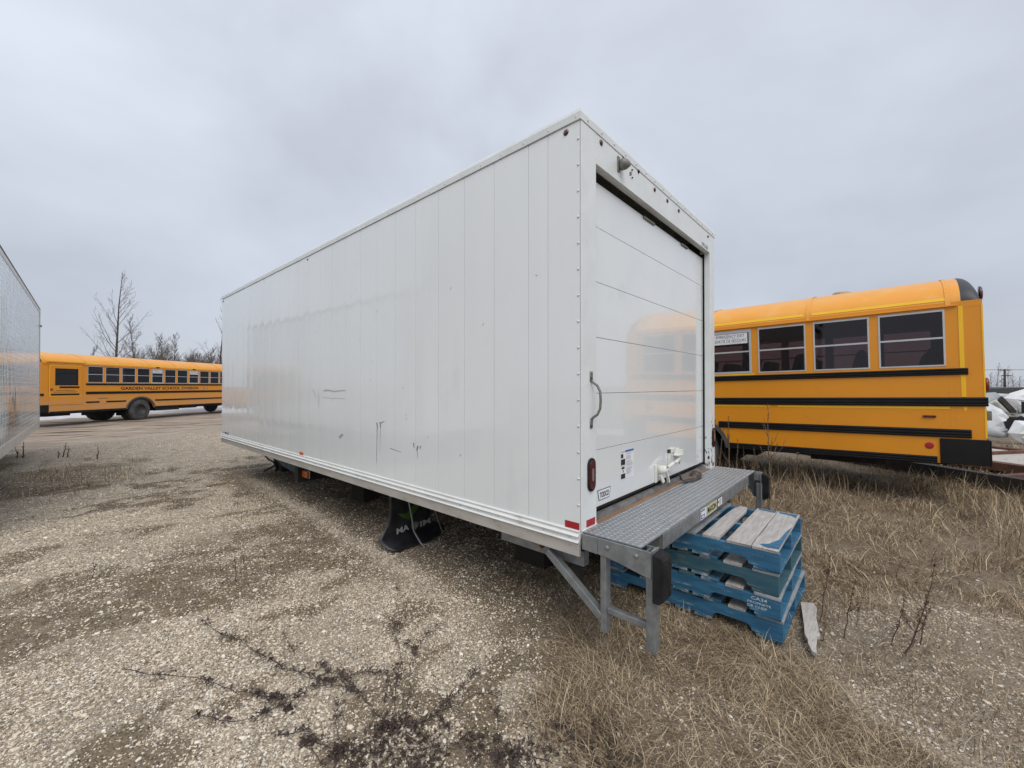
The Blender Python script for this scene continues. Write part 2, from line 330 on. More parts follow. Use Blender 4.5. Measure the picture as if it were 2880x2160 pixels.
def gz(x, y):
    x = np.asarray(x, float); y = np.asarray(y, float)
    z = (fbm(x*.6, y*.6, 3)-.5)*.05+(fbm(x*3, y*3, 4)-.5)*.018
    z = z*sm(np.hypot(x, y), .0, 60)*0+z
    z = z+.13*np.exp(-((x-4.6)/1.3)**2-((y-.6)/2.2)**2)
    rd = (x+5.38)*(-.598)+(y-20.2)*.80
    z = z+np.where(rd > -8, .035*np.sin(rd*2.3)*sm(rd, -8, -6)*(1-sm(rd, 3, 6)), 0)-.06*sm(rd, -9, -4)
    ped = sm(.5-np.hypot(x-1.3, y+.25)+.5, 0, .5)   # level spot under the pallets
    z = z*(1-ped)+0.0*ped-.012
    return z
def gz1(x, y): return float(gz(np.array([x]), np.array([y]))[0])

# ------------------------------------------------------------------ ground
def ground():
    ax = np.concatenate([-np.geomspace(1500, 14, 26), np.arange(-13.6, -3.2, .4), np.arange(-3.2, 5.2, .06), np.arange(5.2, 16.1, .35), np.geomspace(17, 1500, 26)])
    ay = np.concatenate([-np.geomspace(1500, 8, 22), np.arange(-7.6, -2.0, .3), np.arange(-2.0, 8.0, .06), np.arange(8.0, 34, .3), np.geomspace(35, 1500, 26)])
    X, Y = np.meshgrid(ax, ay, indexing='xy'); Z = gz(X, Y)
    far = np.maximum(np.abs(X), np.abs(Y)); Z = Z*(1-sm(far, 40, 120))-.05*sm(far, 40, 120)
    nx, ny = len(ax), len(ay); V = np.stack([X.ravel(), Y.ravel(), Z.ravel()], 1)
    i = np.arange(nx*ny).reshape(ny, nx); Fq = np.stack([i[:-1, :-1].ravel(), i[:-1, 1:].ravel(), i[1:, 1:].ravel(), i[1:, :-1].ravel()], 1)
    me = bpy.data.meshes.new('ground'); me.vertices.add(len(V)); me.vertices.foreach_set('co', V.ravel().astype('f'))
    me.loops.add(Fq.size); me.loops.foreach_set('vertex_index', Fq.ravel().astype('i'))
    me.polygons.add(len(Fq)); me.polygons.foreach_set('loop_start', np.arange(0, Fq.size, 4, dtype='i')); me.polygons.foreach_set('use_smooth', np.ones(len(Fq), bool))
    me.update()
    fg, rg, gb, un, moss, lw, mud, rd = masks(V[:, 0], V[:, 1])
    at = me.color_attributes.new('soil', 'FLOAT_COLOR', 'POINT')
    rz = sm(V[:, 0]-.62+.5*(fbm(V[:, 0]*2, V[:, 1]*2, 111)-.5), -.1, .35)*sm(.9-V[:, 1], 0, .8)
    g = np.clip(np.maximum(np.maximum(fg, rg*.9), rz*.62)+lw*.5, 0, 1)
    fines = np.clip(sm(V[:, 1]-.2*V[:, 0], 3.6, 7.5)*.85+.75*sm(fbm(V[:, 0]*.9, V[:, 1]*1.1, 101), .53, .68), 0, 1)
    at.data.foreach_set('color', np.stack([g, np.clip(moss*1.15+un*.8+lw*.5, 0, 1), mud, fines], 1).ravel().astype('f'))  # green: moss, verge dirt, and dark soil deepened as painted shade under the body
    m = bpy.data.materials.new('gravel_and_dirt'); m.use_nodes = True; t = m.node_tree; t.nodes.clear()
    o = N(t, 'ShaderNodeOutputMaterial'); p = N(t, 'ShaderNodeBsdfPrincipled'); p.inputs['Roughness'].default_value = .95; p.inputs['Specular IOR Level'].default_value = .2
    t.links.new(p.outputs[0], o.inputs[0])
    tcn = N(t, 'ShaderNodeTexCoord'); co = tcn.outputs['Object']
    def noise(sc_, det=4, st=(1, 1, 1), rot=0, ro=.6):
        mpn = N(t, 'ShaderNodeMapping'); mpn.inputs['Scale'].default_value = st; mpn.inputs['Rotation'].default_value = (0, 0, rot); t.links.new(co, mpn.inputs[0])
        n = N(t, 'ShaderNodeTexNoise'); n.inputs['Scale'].default_value = sc_; n.inputs['Detail'].default_value = det; n.inputs['Roughness'].default_value = ro
        t.links.new(mpn.outputs[0], n.inputs[0]); return n.outputs[0]
    def mr(x, a, b, c=0, d=1):
        r = N(t, 'ShaderNodeMapRange'); [setattr(r.inputs[i], 'default_value', v) for i, v in ((1, a), (2, b), (3, c), (4, d))]; t.links.new(x, r.inputs[0]); return r.outputs[0]
    def mx(f, a, b, mode='MIX'):
        n = N(t, 'ShaderNodeMix'); n.data_type = 'RGBA'; n.blend_type = mode
        for idx, v in ((0, f), (6, a), (7, b)):
            if isinstance(v, tuple): n.inputs[idx].default_value = (*v, 1)
            elif isinstance(v, (int, float)): n.inputs[idx].default_value = v
            else: t.links.new(v, n.inputs[idx])
        return n.outputs[2]
    def mul(a, b):
        n = N(t, 'ShaderNodeMath', operation='MULTIPLY')
        for i, v in enumerate((a, b)):
            if isinstance(v, (int, float)): n.inputs[i].default_value = v
            else: t.links.new(v, n.inputs[i])
        return n.outputs[0]
    vc = N(t, 'ShaderNodeVertexColor'); vc.layer_name = 'soil'; sp = N(t, 'ShaderNodeSeparateColor'); t.links.new(vc.outputs[0], sp.inputs[0])
    # pebble cells
    def cells(s, rnd=1):
        v = N(t, 'ShaderNodeTexVoronoi'); v.inputs['Scale'].default_value = s; t.links.new(co, v.inputs['Vector']); return v
    v1 = cells(75); v2 = cells(170)
    base = mx(mr(noise(1.1, 6), .35, .65), (0.46, 0.365, 0.25), (0.30, 0.23, 0.155))
    fin = mx(mr(noise(2.5, 6), .35, .65), (0.70, 0.585, 0.435), (0.52, 0.425, 0.305)); base = mx(vc.outputs['Alpha'], base, fin)
    base = mx(mr(noise(9, 5), .42, .72, 0, .75), base, (0.58, 0.485, 0.36))
    base = mx(mr(noise(6, 6, ro=.8), .52, .63, 0, .85), base, (0.085, 0.060, 0.036))
    s1 = N(t, 'ShaderNodeSeparateColor'); t.links.new(v1.outputs['Color'], s1.inputs[0]); s2 = N(t, 'ShaderNodeSeparateColor'); t.links.new(v2.outputs['Color'], s2.inputs[0])
    st = mx(mr(s1.outputs[0], 0, 1), (0.15, 0.115, 0.075), (0.78, 0.68, 0.53))
    st = mx(mr(v1.outputs['Distance'], .35, .62), st, (0.09, 0.072, 0.055))
    base = mx(mr(noise(5, 4), .38, .56, .25, .85), base, st)
    st2 = mx(mr(s2.outputs[1], 0, 1), (0.13, 0.10, 0.075), (0.68, 0.60, 0.48)); base = mx(.45, base, st2)
    # moss / organic dirt, also painted as shade under the truck body
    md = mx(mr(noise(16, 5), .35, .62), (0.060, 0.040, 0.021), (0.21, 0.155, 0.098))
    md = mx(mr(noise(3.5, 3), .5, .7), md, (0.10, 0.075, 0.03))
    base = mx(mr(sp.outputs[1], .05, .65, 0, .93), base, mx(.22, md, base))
    # grass soil
    gs = mx(mr(noise(14, 6), .35, .65), (0.085, 0.064, 0.045), (0.235, 0.185, 0.13))
    gs = mx(mr(noise(60, 3), .45, .7), gs, (0.24, 0.19, 0.13))
    base = mx(mul(sp.outputs[0], .93), base, gs)
    # compacted track with ruts and damp patches
    rot = -R_(36.75)
    tr = mx(mr(noise(2.0, 6, (0.22, 2.0, 1), rot), .38, .62), (0.47, 0.385, 0.30), (0.24, 0.185, 0.15))
    tr = mx(mr(noise(1.3, 4, (0.3, 1.4, 1), rot), .55, .61), tr, (0.075, 0.056, 0.047))
    tr = mx(mr(noise(1.6, 4, (0.25, 1.6, 1), rot+.05), .56, .68), tr, (0.52, 0.45, 0.35))
    base = mx(mul(sp.outputs[2], .9), base, tr)
    base = mx(mr(noise(.35, 3), .4, .7, .0, .2), base, (0.20, 0.165, 0.125))
    t.links.new(base, p.inputs['Base Color'])
    bn = N(t, 'ShaderNodeBump'); bn.inputs['Distance'].default_value = .012; bn.inputs['Strength'].default_value = .9
    hh = mx(.5, mr(v1.outputs['Distance'], 0, .6, 1, 0), noise(30, 6)); t.links.new(hh, bn.inputs['Height']); t.links.new(bn.outputs[0], p.inputs['Normal'])
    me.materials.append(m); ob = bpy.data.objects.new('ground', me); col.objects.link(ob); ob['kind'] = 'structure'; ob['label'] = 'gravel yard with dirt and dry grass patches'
ground()
# ------------------------------------------------------------------ main truck body
BX = thing('truck_box_body', 'large white boxy truck cargo body resting on the gravel with its roll-up door closed', 'truck body', (0, 0, .56))
W, L, Z0, Z1 = 2.55, 7.38, .56, 3.145
ys = [0, .228, .382]+[.382+.3035*i for i in range(1, 23)]+[L]
pm = None
for i in range(len(ys)-1):
    a, b = ys[i], ys[i+1]; g = .0016
    # each skin panel is bowed out a little between its seams
    a += g*.75; b -= g*.75; am = random.uniform(.0006, .0016)*(b-a)/.30; q = [(-am*math.sin(math.pi*t/10), a+(b-a)*t/10) for t in range(11)]+[(.02, b), (.02, a)]
    o = MB().prism(q, 'z', .655, 3.06).build('side_panel', white, BX, world=True, smooth=True); o.data.set_sharp_from_angle(angle=R_(25))
for i in range(len(ys)-1):
    a, b = ys[i], ys[i+1]; MB().box(W-.02, W, a+.0016, b-.0016, .655, 3.06).build('side_panel', white, BX, world=True)
MB().box(.022, .03, .01, L-.01, .66, 3.05).box(W-.03, W-.022, .01, L-.01, .66, 3.05).build('panel_backing', seam_m, BX, world=True)
MB().box(.02, W-.02, L-.03, L, .66, 3.06).build('front_wall', white, BX, world=True)
MB().box(.03, W-.03, .03, L-.03, 3.115, 3.135).build('roof_sheet', white_frame, BX, world=True)
MB().box(.03, W-.03, .03, L-.03, .60, .68).build('floor_deck', dark, BX, world=True)
# bottom rail profile
prof = [(.012, .558), (-.006, .558), (-.006, .6335), (.012, .6335)]
prof2 = [(.012, .634), (-.014, .634), (-.022, .639), (-.014, .648), (-.004, .652), (-.004, .668), (-.014, .669), (-.021, .674), (-.013, .684), (-.006, .687), (-.006, .699), (-.012, .701), (-.008, .707), (.012, .708)]
MB().prism(prof2, 'y', .003, L+.01).build('rail_moulding', alu_w, BX, world=True)
MB().prism([(W-x, z) for x, z in prof2], 'y', .003, L+.01).build('rail_moulding', alu_w, BX, world=True)
MB().prism(prof, 'y', .003, L+.01).build('bottom_rail', alu, BX, world=True)
MB().prism([(W-x, z) for x, z in prof], 'y', .003, L+.01).build('bottom_rail', alu, BX, world=True)
MB().prism([(L-.012+0, .558), (L+.006, .558), (L+.006, .70), (L-.012, .70)], 'x', .01, W-.01).build('front_bottom_rail', alu, BX, world=True)
# roof cap rail swept round the top edge with mitred corners
cp = [(.002, 3.063), (.010, 3.064), (.012, 3.105), (.005, 3.128), (-.010, 3.141), (-.05, 3.145), (-.05, 3.12), (-.012, 3.12), (-.004, 3.063)]
def ring(o_): return [(-o_, -o_), (W+o_, -o_), (W+o_, L+o_), (-o_, L+o_)]
mb = MB(); K_ = len(cp)
for o_, z_ in cp: mb.v += [(x, y, z_) for x, y in ring(o_)]
for k_ in range(K_):
    for c_ in range(4): a_, b_ = k_*4+c_, k_*4+(c_+1) % 4; q_ = ((k_+1) % K_)*4; mb.f.append((a_, b_, q_+(c_+1) % 4, q_+c_))
mb.build('roof_rail', white_frame, BX, world=True)
# rear frame
MB().box(.004, .171, -.006, .09, .70, 3.062).box(.163, .1705, .0905, .16, .70, 2.875).build('rear_post', white_frame, BX, world=True, bevel=.003)
MB().box(W-.152, W-.004, -.006, .09, .70, 3.062).box(W-.1515, W-.144, .0905, .16, .70, 2.875).build('rear_post', white_frame, BX, world=True, bevel=.003)
MB().box(.1725, .7542, -.0055, .045, 2.876, 3.062).build('door_header', white_frame, BX, world=True, bevel=.002)
MB().box(.7558, W-.1535, -.0055, .045, 2.876, 3.062).build('door_header', white_frame, BX, world=True, bevel=.002)
MB().box(.1725, W-.1535, .30, .32, .72, 2.95).build('dark_interior', void_m, BX, world=True)
MB().box(W-.1545, W-.1525, .046, .20, .74, 2.873).build('door_seal', rubber, BX, world=True)
# chipped paint on the right post
mb = MB()
for i in range(26):
    z = .76+random.random()**1.6*.45; x = W-.152-.0+random.random()*.075+.012; s = random.uniform(.004, .014)
    mb.quad((x-s*.5, -.0064, z-s*1.4), (x+s*.5, -.0064, z-s*.9), (x+s*.4, -.0064, z+s*1.5), (x-s*.6, -.0064, z+s*.9))
for i in range(22):
    z = .74+random.random()**1.5*.34; y = random.uniform(.004, .045); s_ = random.uniform(.003, .010)
    mb.quad((W-.1526, y-s_*.6, z-s_*1.5), (W-.1526, y+s_*.6, z-s_), (W-.1526, y+s_*.5, z+s_*1.8), (W-.1526, y-s_*.5, z+s_))
mb.build('paint_chips', mark_m, BX, world=True, kind='stuff')
# door panels
seams = [.765, 1.127, 1.487, 1.842, 2.195, 2.545, 2.862]
for i in range(6):
    z0, z1 = seams[i], seams[i+1]
    MB().box(.178, W-.157, .062, .085, z0+.0013, z1-(.0013 if i < 5 else .032)).build('door_panel', white_door, BX, world=True, bevel=.0015)
MB().box(.18, W-.17, .088, .092, .77, 2.82).build('door_backing', seam_m, BX, world=True)
MB().box(.178, W-.166, .056, .068, .752, .765).build('door_bottom_seal', rubber, BX, world=True)
for a_, b_ in ((.98, 1.18), (1.78, 1.94), (.20, .225)): MB().box(a_, b_, .050, .0605, 2.812, 2.828).build('door_top_bracket', grey_cast, BX, world=True)
MB().box(.172, W-.154, .0, .30, .662, .700).build('wooden_sill', sillwood, BX, world=True, bevel=.004)
MB().prism([(.034, .7005), (.042, .730), (.066, .734), (.066, .7005)], 'x', .178, W-.16).build('threshold_strip', mat('dark_threshold', (.24, .245, .25), .5, metal=.4, c2=(.14, .13, .125), nscale=12), BX, world=True)
MB().box(.004, W-.004, -.004, .05, .62, .6605).build('rear_sill_beam', galv, BX, world=True)
MB().prism([(.012, .688), (.012, .702), (.17, .712), (.175, .70), (.10, .69)], 'y', -.010, .004).build('lower_flange', rustwhite, BX, world=True)
# vertical joint between side skin and rear post + caulk
MB().box(.0008, .0035, -.002, .0012, .70, 3.062).build('corner_joint', mat('grey_sealant', (.45, .46, .46), .7), BX, world=True)
# rivets
mb = MB()
for i in range(17): mb.dome((0, .011, .70+.1505*i), .0085, .006, (-1, 0, 0), 8)
for i in range(38): mb.dome((-.0042, .068+.1525*i*1.26, .659), .0085, .006, (-1, 0, 0), 8)
for i in range(38): mb.dome((-.0092, .02+.197*i, 3.083), .007, .005, (-1, 0, 0), 8)
for i in range(16): mb.dome((.07+.16*i, -.0115, 3.085), .007, .005, (0, -1, 0), 8)
for i in range(38): mb.dome((-.0052, .02+.19*i, .693), .005, .0035, (-1, 0, 0), 6)
mb.build('rivets', rivet_m, BX, world=True, smooth=True, kind='stuff')
# lights
def marker(c, ax, m=red_l, r=.021):
    b = MB().lathe([(r*1.35, 0), (r*1.3, .003), (r, .0035)], c, ax, 16).build('marker_bezel', black if m is red_l else rubber, BX, world=True, smooth=False)
    MB().dome(Vector(c)+Vector(ax)*.0036, r, .009, ax, 14).build('marker_lens', m, b, smooth=True); return b
def small_marker(c, ax, m=red_l, r=.019, lab=None):
    o = MB().dome(c, r, .010, ax, 14).build('marker_light', m, BX, world=True, smooth=True)
    if lab: o['label'] = lab
small_marker((0, .095, 3.026), (-1, 0, 0)); small_marker((.231, -.0056, 3.029), (0, -1, 0))
small_marker((0, L-.08, 3.02), (-1, 0, 0), rubber, .013)
for x in (1.036, 1.287, 1.539): small_marker((x, -.0056, 3.026), (0, -1, 0), red_l, .017)
for x, z, r in ((.755, 3.055, .013), (.653, 3.026, .006), (.653, 2.972, .006), (2.336, 3.021, .013), (.62, 3.056, .006), (.52, 3.056, .006)):
    small_marker((x, -.0056, z), (0, -1, 0), void_m, r, 'dark empty hole in the header')
small_marker((0, 3.756, 3.028), (-1, 0, 0), void_m, .010)
def tail(xc):
    c = MB(); p = []
    def stad(r, h, n=10): return [(xc+r*math.cos(a), h+r*math.sin(a)) for a in [math.pi*i/n for i in range(n+1)]]+[(xc+r*math.cos(a), -h+r*math.sin(a)) for a in [math.pi+math.pi*i/n for i in range(n+1)]]
    zc = 1.011
    o = MB().prism([(x, zc+z) for x, z in stad(.041, .057)], 'y', -.0175, -.0055).build('tail_light_grommet', rubber, BX, world=True, bevel=.003)
    MB().prism([(x, zc+z) for x, z in stad(.030, .055)], 'y', -.0215, -.0160).build('tail_light_lens', red_l, o, bevel=.003)
    MB().prism([((x-xc)*.35+xc, zc+z*.45) for x, z in stad(.030, .055)], 'y', -.0235, -.0216).build('tail_light_core', mat('lens_centre', (.26, .18, .18), .15, coat=.5) if 'lens_centre' not in MATS else MATS['lens_centre'], o)
tail(.106); tail(W-.062)
def sq(name, m, x0, x1, z0, z1, t=.0028, y=-.006): return MB().box(x0, x1, y-t, y-.0003, z0, z1).build(name, m, BX, world=True)
sq('red_reflector', red_r, .056, .150, .712, .752); sq('red_reflector', red_r, W-.09, W-.045, .722, .757)
MB().box(-.0032, -.0003, .006, .103, .709, .7475).build('red_reflector', red_r, BX, world=True)
MB().box(-.010, -.0003, 3.86, 3.955, .712, .742).build('amber_reflector', amber_m, BX, world=True)
# work light
o = MB().box(.438, .468, -.014, -.0056, 2.935, 3.035).build('work_light_bracket', grey_cast, BX, world=True, bevel=.003)
MB().lathe([(.024, 0), (.034, .008), (.038, .02), (.036, .034), (.028, .052), (.015, .066), (.008, .072)], (.455, -.014, 2.985), (.55, -.8, -.1), 20).build('work_light_body', grey_cast, o, smooth=True)
MB().lathe([(.008, 0), (.008, .02)], (.50, -.07, 2.93), (0, 0, -1), 8).build('work_light_screw', grey_cast, o)
# grab handles
def grab(x, s=1):
    mb = MB()
    pts = [(x, -.010, 1.617), (x, -.010, 1.567), (x+.004*s, -.020, 1.553), (x+.008*s, -.045, 1.535), (x+.010*s, -.062, 1.50), (x+.010*s, -.066, 1.45), (x+.010*s, -.062, 1.40), (x+.008*s, -.045, 1.365), (x+.004*s, -.020, 1.348), (x, -.010, 1.334), (x, -.010, 1.285)]
    o = mb.tube(pts[1:-1], .0075, 10).box(x-.012, x+.012, -.0125, -.0057, 1.562, 1.618).box(x-.012, x+.012, -.0125, -.0057, 1.284, 1.338).build('grab_handle', grey_cast, BX, world=True, smooth=True)
    mb = MB()
    for z in (1.604, 1.578, 1.322, 1.297): mb.dome((x, -.0126, z), .0055, .003, (0, -1, 0), 8)
    mb.build('handle_bolts', void_m, o, kind='stuff')
grab(.107)
# right handle stands out sideways
o = MB().tube([(W+.001, .02, 1.60), (W+.001, .02, 1.56), (W+.03, .02, 1.54), (W+.045, .02, 1.50), (W+.045, .02, 1.42), (W+.03, .02, 1.37), (W+.001, .02, 1.35), (W+.001, .02, 1.31)], .008, 10).build('grab_handle', chrome, BX, world=True, smooth=True)
MB().box(W+.001, W+.028, -.004, .03, 1.14, 1.19).build('rubber_bumper_block', rubber, BX, world=True)
# number
text('body_number', '292100', ink, BX, (2.145, -.0062, 2.886), (1, 0, 0), (0, 0, 1), .185, .038, world=True)
text('body_lettering', 'MAF', grey_ink, BX, (-.0020, 7.34, .716), (0, -1, 0), (0, 0, 1), .12, .028, world=True)
MB().box(-.0026, -.0003, 7.08, 7.17, .716, .746).build('small_sticker', ink, BX, world=True); MB().box(-.0026, -.0003, 6.96, 7.03, .708, .748).build('small_sticker', blue_ink, BX, world=True)
# maker plate with lettering on the lowest door panel
dy = .0616
pl = MB().prism([(.314, .800), (.452, .800), (.470, .868), (.296, .868)], 'y', dy-.001, dy).build('maker_sticker', ink, BX, world=True)
MB().prism([(.3195, .8045), (.4475, .8045), (.4625, .8635), (.3035, .8635)], 'y', dy-.0016, dy-.0011).build('sticker_face', paper, pl)
text('sticker_lettering', 'TODCO', ink, pl, (.325, dy-.0017, .815), (1, 0, 0), (0, 0, 1), .118, .036, bold=.035)
# instruction label
def lab(x0, x1, z0, z1, m, nm, parent, k=1): return MB().box(x0, x1, dy-.0008*k, dy-.0008*k+.0006, z0, z1).build(nm, m, parent)
lb = MB().box(.612, .812, dy-.0008, dy-.0002, .880, 1.083).build('instruction_sticker', paper, BX, world=True)
lx, lz, lw_, lh = .612, .880, .200, .203
def LQ(u0, u1, v0, v1, m, nm='print_block', k=2): return lab(lx+u0*lw_, lx+u1*lw_, lz+v0*lh, lz+v1*lh, m, nm, lb, k)
LQ(.34, .99, .92, .99, blue_ink); LQ(.02, .31, .92, .985, tan_ink); LQ(.02, .19, .74, .88, ink); LQ(.02, .33, .50, .70, ink); LQ(.02, .33, .445, .485, tan_ink); LQ(.06, .28, .36, .43, ink); LQ(.15, .21, .24, .33, ink); LQ(.02, .33, .03, .20, ink)
mb = MB()
for i in range(22):
    v = .87-.034*i
    if i in (2, 7, 14): continue
    u1 = .95-.2*random.random(); mb.box(lx+.42*lw_, lx+u1*lw_, dy-.0016, dy-.0010, lz+v*lh, lz+(v+.012)*lh)
mb.build('print_lines', grey_ink, lb, kind='stuff')
# door latch
lt = MB().box(1.18, 1.22, .050, .0615, .765, .905).build('latch_plate', rustwhite, BX, world=True, bevel=.002)
MB().tube([(1.215, .035, .865), (1.305, .010, .86)], .033, 14).build('latch_barrel', rustwhite, lt, smooth=True)
MB().tube([(1.30, .0, .875), (1.37, -.01, .895), (1.45, -.015, .905), (1.52, -.015, .918)], .013, 10).build('latch_arm', rustwhite, lt, smooth=True)
MB().bar((1.275, .0, .85), (1.32, .0, .755), .022, .016).build('latch_hook', rustwhite, lt, bevel=.003)
MB().bar((1.22, .03, .83), (1.26, .02, .762), .018, .03).build('latch_hasp', rustwhite, lt, bevel=.003)
MB().tube([(1.50, -.015, .925), (1.50, -.015, .895), (1.515, -.018, .88), (1.53, -.015, .895), (1.525, -.012, .92)], .004, 6).build('latch_pin', chrome, lt, smooth=True)
kp = MB().box(1.45, 1.485, .045, .0615, .86, 1.0).box(1.45, 1.60, .045, .0615, .965, 1.0).build('latch_keeper', rustwhite, BX, world=True, bevel=.002)
MB().box(1.585, 1.72, .018, .0615, .930, .936).box(1.585, 1.72, .056, .0615, .936, .985).box(1.68, 1.71, .02, .056, .936, .975).build('step_bracket', rustwhite, BX, world=True)
# strap lying on the sill
def ribbon(pts, wv, th=.004):
    mb = MB(); n = len(pts); base = []
    for p, wd in pts:
        p = Vector(p); wd = Vector(wd)
        base.append((p-wd, p+wd))
    for i in range(n-1):
        a0, a1 = base[i]; b0, b1 = base[i+1]; up = Vector((0, 0, th))
        vs = [a0, a1, b1, b0, a0+up, a1+up, b1+up, b0+up]
        mb.add(vs, [(0, 1, 2, 3), (7, 6, 5, 4), (0, 4, 5, 1), (1, 5, 6, 2), (2, 6, 7, 3), (3, 7, 4, 0)])
    return mb
rb = ribbon([((1.53, -.01, .80), (0, .004, 0)), ((1.545, -.02, .735), (0, .012, 0)), ((1.60, -.03, .716), (0, .022, .004)), ((1.72, -.05, .715), (0, .024, .008)), ((1.84, -.062, .716), (0, .022, -.006)), ((1.94, -.05, .718), (0, .018, .006)), ((2.03, -.02, .720), (.004, .016, 0)), ((2.06, .02, .724), (.014, .006, 0)), ((2.02, .045, .728), (.006, .014, 0)), ((1.96, .03, .722), (0, .014, 0)), ((1.91, .0, .719), (0, .012, 0))], None)
strap = rb.build('pull_strap', mat('strap_webbing', (.045, .04, .04), .85, c2=(.07, .06, .058), nscale=30, bump=.001, bscale=200), None)
tag(strap, 'black webbing pull strap lying looped on the steel tailgate deck below the door latch', 'strap')
# scuffs on the long side
mb = MB()
def sl(y0, z0, y1, z1, wd):
    d = Vector((0, y1-y0, z1-z0)).normalized(); n = Vector((0, -d.z, d.y))*wd/2
    a = Vector((-.0022, y0, z0)); b = Vector((-.0022, y1, z1)); mb.quad(a-n, b-n*.5, b+n*.5, a+n)
for y, z in ((2.19, 1.175), (2.135, 1.185)): sl(y+.012, z+.018, y-.004, z-.03, .016)
sl(2.13, 1.195, 2.07, 1.215, .008); sl(2.193, 1.15, 2.205, .82, .006); sl(2.135, 1.17, 2.145, .93, .004)
sl(1.62, 1.06, 1.612, 1.02, .012); sl(1.56, 1.04, 1.575, 1.0, .016); sl(1.52, 1.045, 1.53, 1.02, .01); sl(1.565, 1.0, 1.566, .94, .004)
sl(1.975, .98, 1.80, .965, .005)
for i in range(14): sl(random.uniform(1, 6), random.uniform(.8, 1.7), random.uniform(1, 6)*0+random.uniform(1, 6), 0, 0) if False else None
for i in range(22):
    y = random.uniform(.3, 6); z = random.uniform(.75, 2.6); sl(y, z, y+random.uniform(-.02, .02), z-random.uniform(.004, .02), .004)
mb.build('black_scuffs', mark_m, BX, world=True, kind='stuff')
mb = MB()
for k in range(9): sl(3.31-k*.055, 1.482+.006*math.sin(k), 3.25-k*.055, 1.485+.006*math.sin(k+1), .020-.001*k)
for k in range(8): sl(3.31-k*.062, 1.411-.003*k*(1 if k < 4 else .3), 3.245-k*.062, 1.408-.003*k*(1 if k < 4 else .3), .006)
sl(3.44, 1.30, 3.44, 1.46, .010); sl(3.60, 1.50, 3.50, 1.40, .012)
mb.build('grey_scuffs', scuff_m, BX, world=True, kind='stuff')
MB().prism([(2.94, .985), (2.90, 1.0), (2.85, 1.03), (2.86, 1.035), (2.88, 1.045), (2.95, 1.01)], 'x', -.0026, -.0003).build('tape_remnant', mat('old_tape', (.42, .40, .34), .8), BX, world=True)
# underframe
MB().box(.80, .92, .25, L-.3, .34, .555).box(W-.92, W-.80, .25, L-.3, .34, .555).build('frame_rail', dark, BX, world=True)
mb = MB()
for i in range(15): mb.box(.55, W-.55, .3+i*.49, .36+i*.49, .50, .5995)
mb.build('cross_members', dark, BX, world=True, kind='stuff')
for y in (1.0, 4.0, 6.9):
    for x in (.86, W-.86): MB().box(x-.16, x+.16, y-.10, y+.10, .20, .338).box(x-.10, x+.10, y-.16, y+.16, -.02, .199).build('support_block', mat('support_timber', (.03, .024, .018), .9) if 'support_timber' not in MATS else MATS['support_timber'], BX, world=True)
MB().box(.085, .145, .03, .70, .462, .5545).build('side_mount_beam', galv, BX, world=True, bevel=.004)
MB().lathe([(.018, 0), (.018, .006)], (.085, .34, .512), (-1, 0, 0), 12).build('mount_hole', mat('hole_rust', (.12, .04, .02), .9), BX, world=True)
for x in (.15, W-.19): MB().box(x, x+.04, .10, .16, .25, .55).build('mount_upright', dark, BX, world=True)
# dark blue bracket and side turn lamp under the far part of the body
br = MB().prism([(4.70, .395), (5.72, .47), (5.75, .40), (5.55, .385), (5.40, .34), (4.95, .30), (4.70, .262)], 'x', .30, .36).build('hanging_bracket', darkblue, BX, world=True, bevel=.006)
MB().box(.22, .75, 4.60, 4.70, .23, .5).build('bracket_end_box', dark, BX, world=True)
MB().box(.285, .305, 4.40, 4.59, .296, .40).build('side_lamp_body', chrome, BX, world=True, bevel=.008)
MB().box(.262, .2845, 4.41, 4.58, .306, .392).build('side_lamp_lens', amber_m, BX, world=True, bevel=.006)
MB().tube([(.28, 5.72, .53), (.26, 5.95, .50), (.26, 6.02, .44), (.28, 5.92, .38), (.3, 5.78, .36), (.3, 5.70, .33)], .012, 8).tube([(.3, 5.74, .54), (.3, 5.70, .40), (.32, 5.64, .27), (.28, 5.60, .25)], .02, 8).tube([(.3, 5.66, .32), (.2, 5.85, .22)], .014, 6).build('hanging_hose', rubber, BX, world=True, smooth=True)
# ------------------------------------------------------------------ liftgate platform (moves with the body)
DZ = .702; DX0, DX1, DY0 = -.005, 2.60, -.362
deck = MB().box(DX0+.015, DX1, DY0, -.0075, DZ-.006, DZ).build('tailgate_deck', galv_lt, BX, world=True)
mb = MB(); px = .036; k = 0
y = DY0+.014
row = 0
while y < -.02:
    x = DX0+.03+(px/2 if row % 2 else 0)
    while x < DX1-.01:
        a = R_(42) if row % 2 else R_(-42); ca, sa = math.cos(a), math.sin(a); Lx, Wx = .0115, .0038
        n = len(mb.v)
        for (u, v, h) in ((-Lx, 0, 0), (0, -Wx, 0), (Lx, 0, 0), (0, Wx, 0), (-Lx*.45, 0, .0020), (Lx*.45, 0, .0020)): mb.v.append((x+u*ca-v*sa, y+u*sa+v*ca, DZ+h+.0001))
        mb.f += [(n, n+1, n+4), (n+1, n+5, n+4), (n+1, n+2, n+5), (n+2, n+3, n+5), (n+3, n+4, n+5), (n+3, n, n+4)]
        x += px
    y += .018; row += 1
mb.build('tread_lugs', mat('lug_steel', (.45, .465, .47), .42, metal=.4, c2=(.34, .35, .36), nscale=9), deck, kind='stuff')
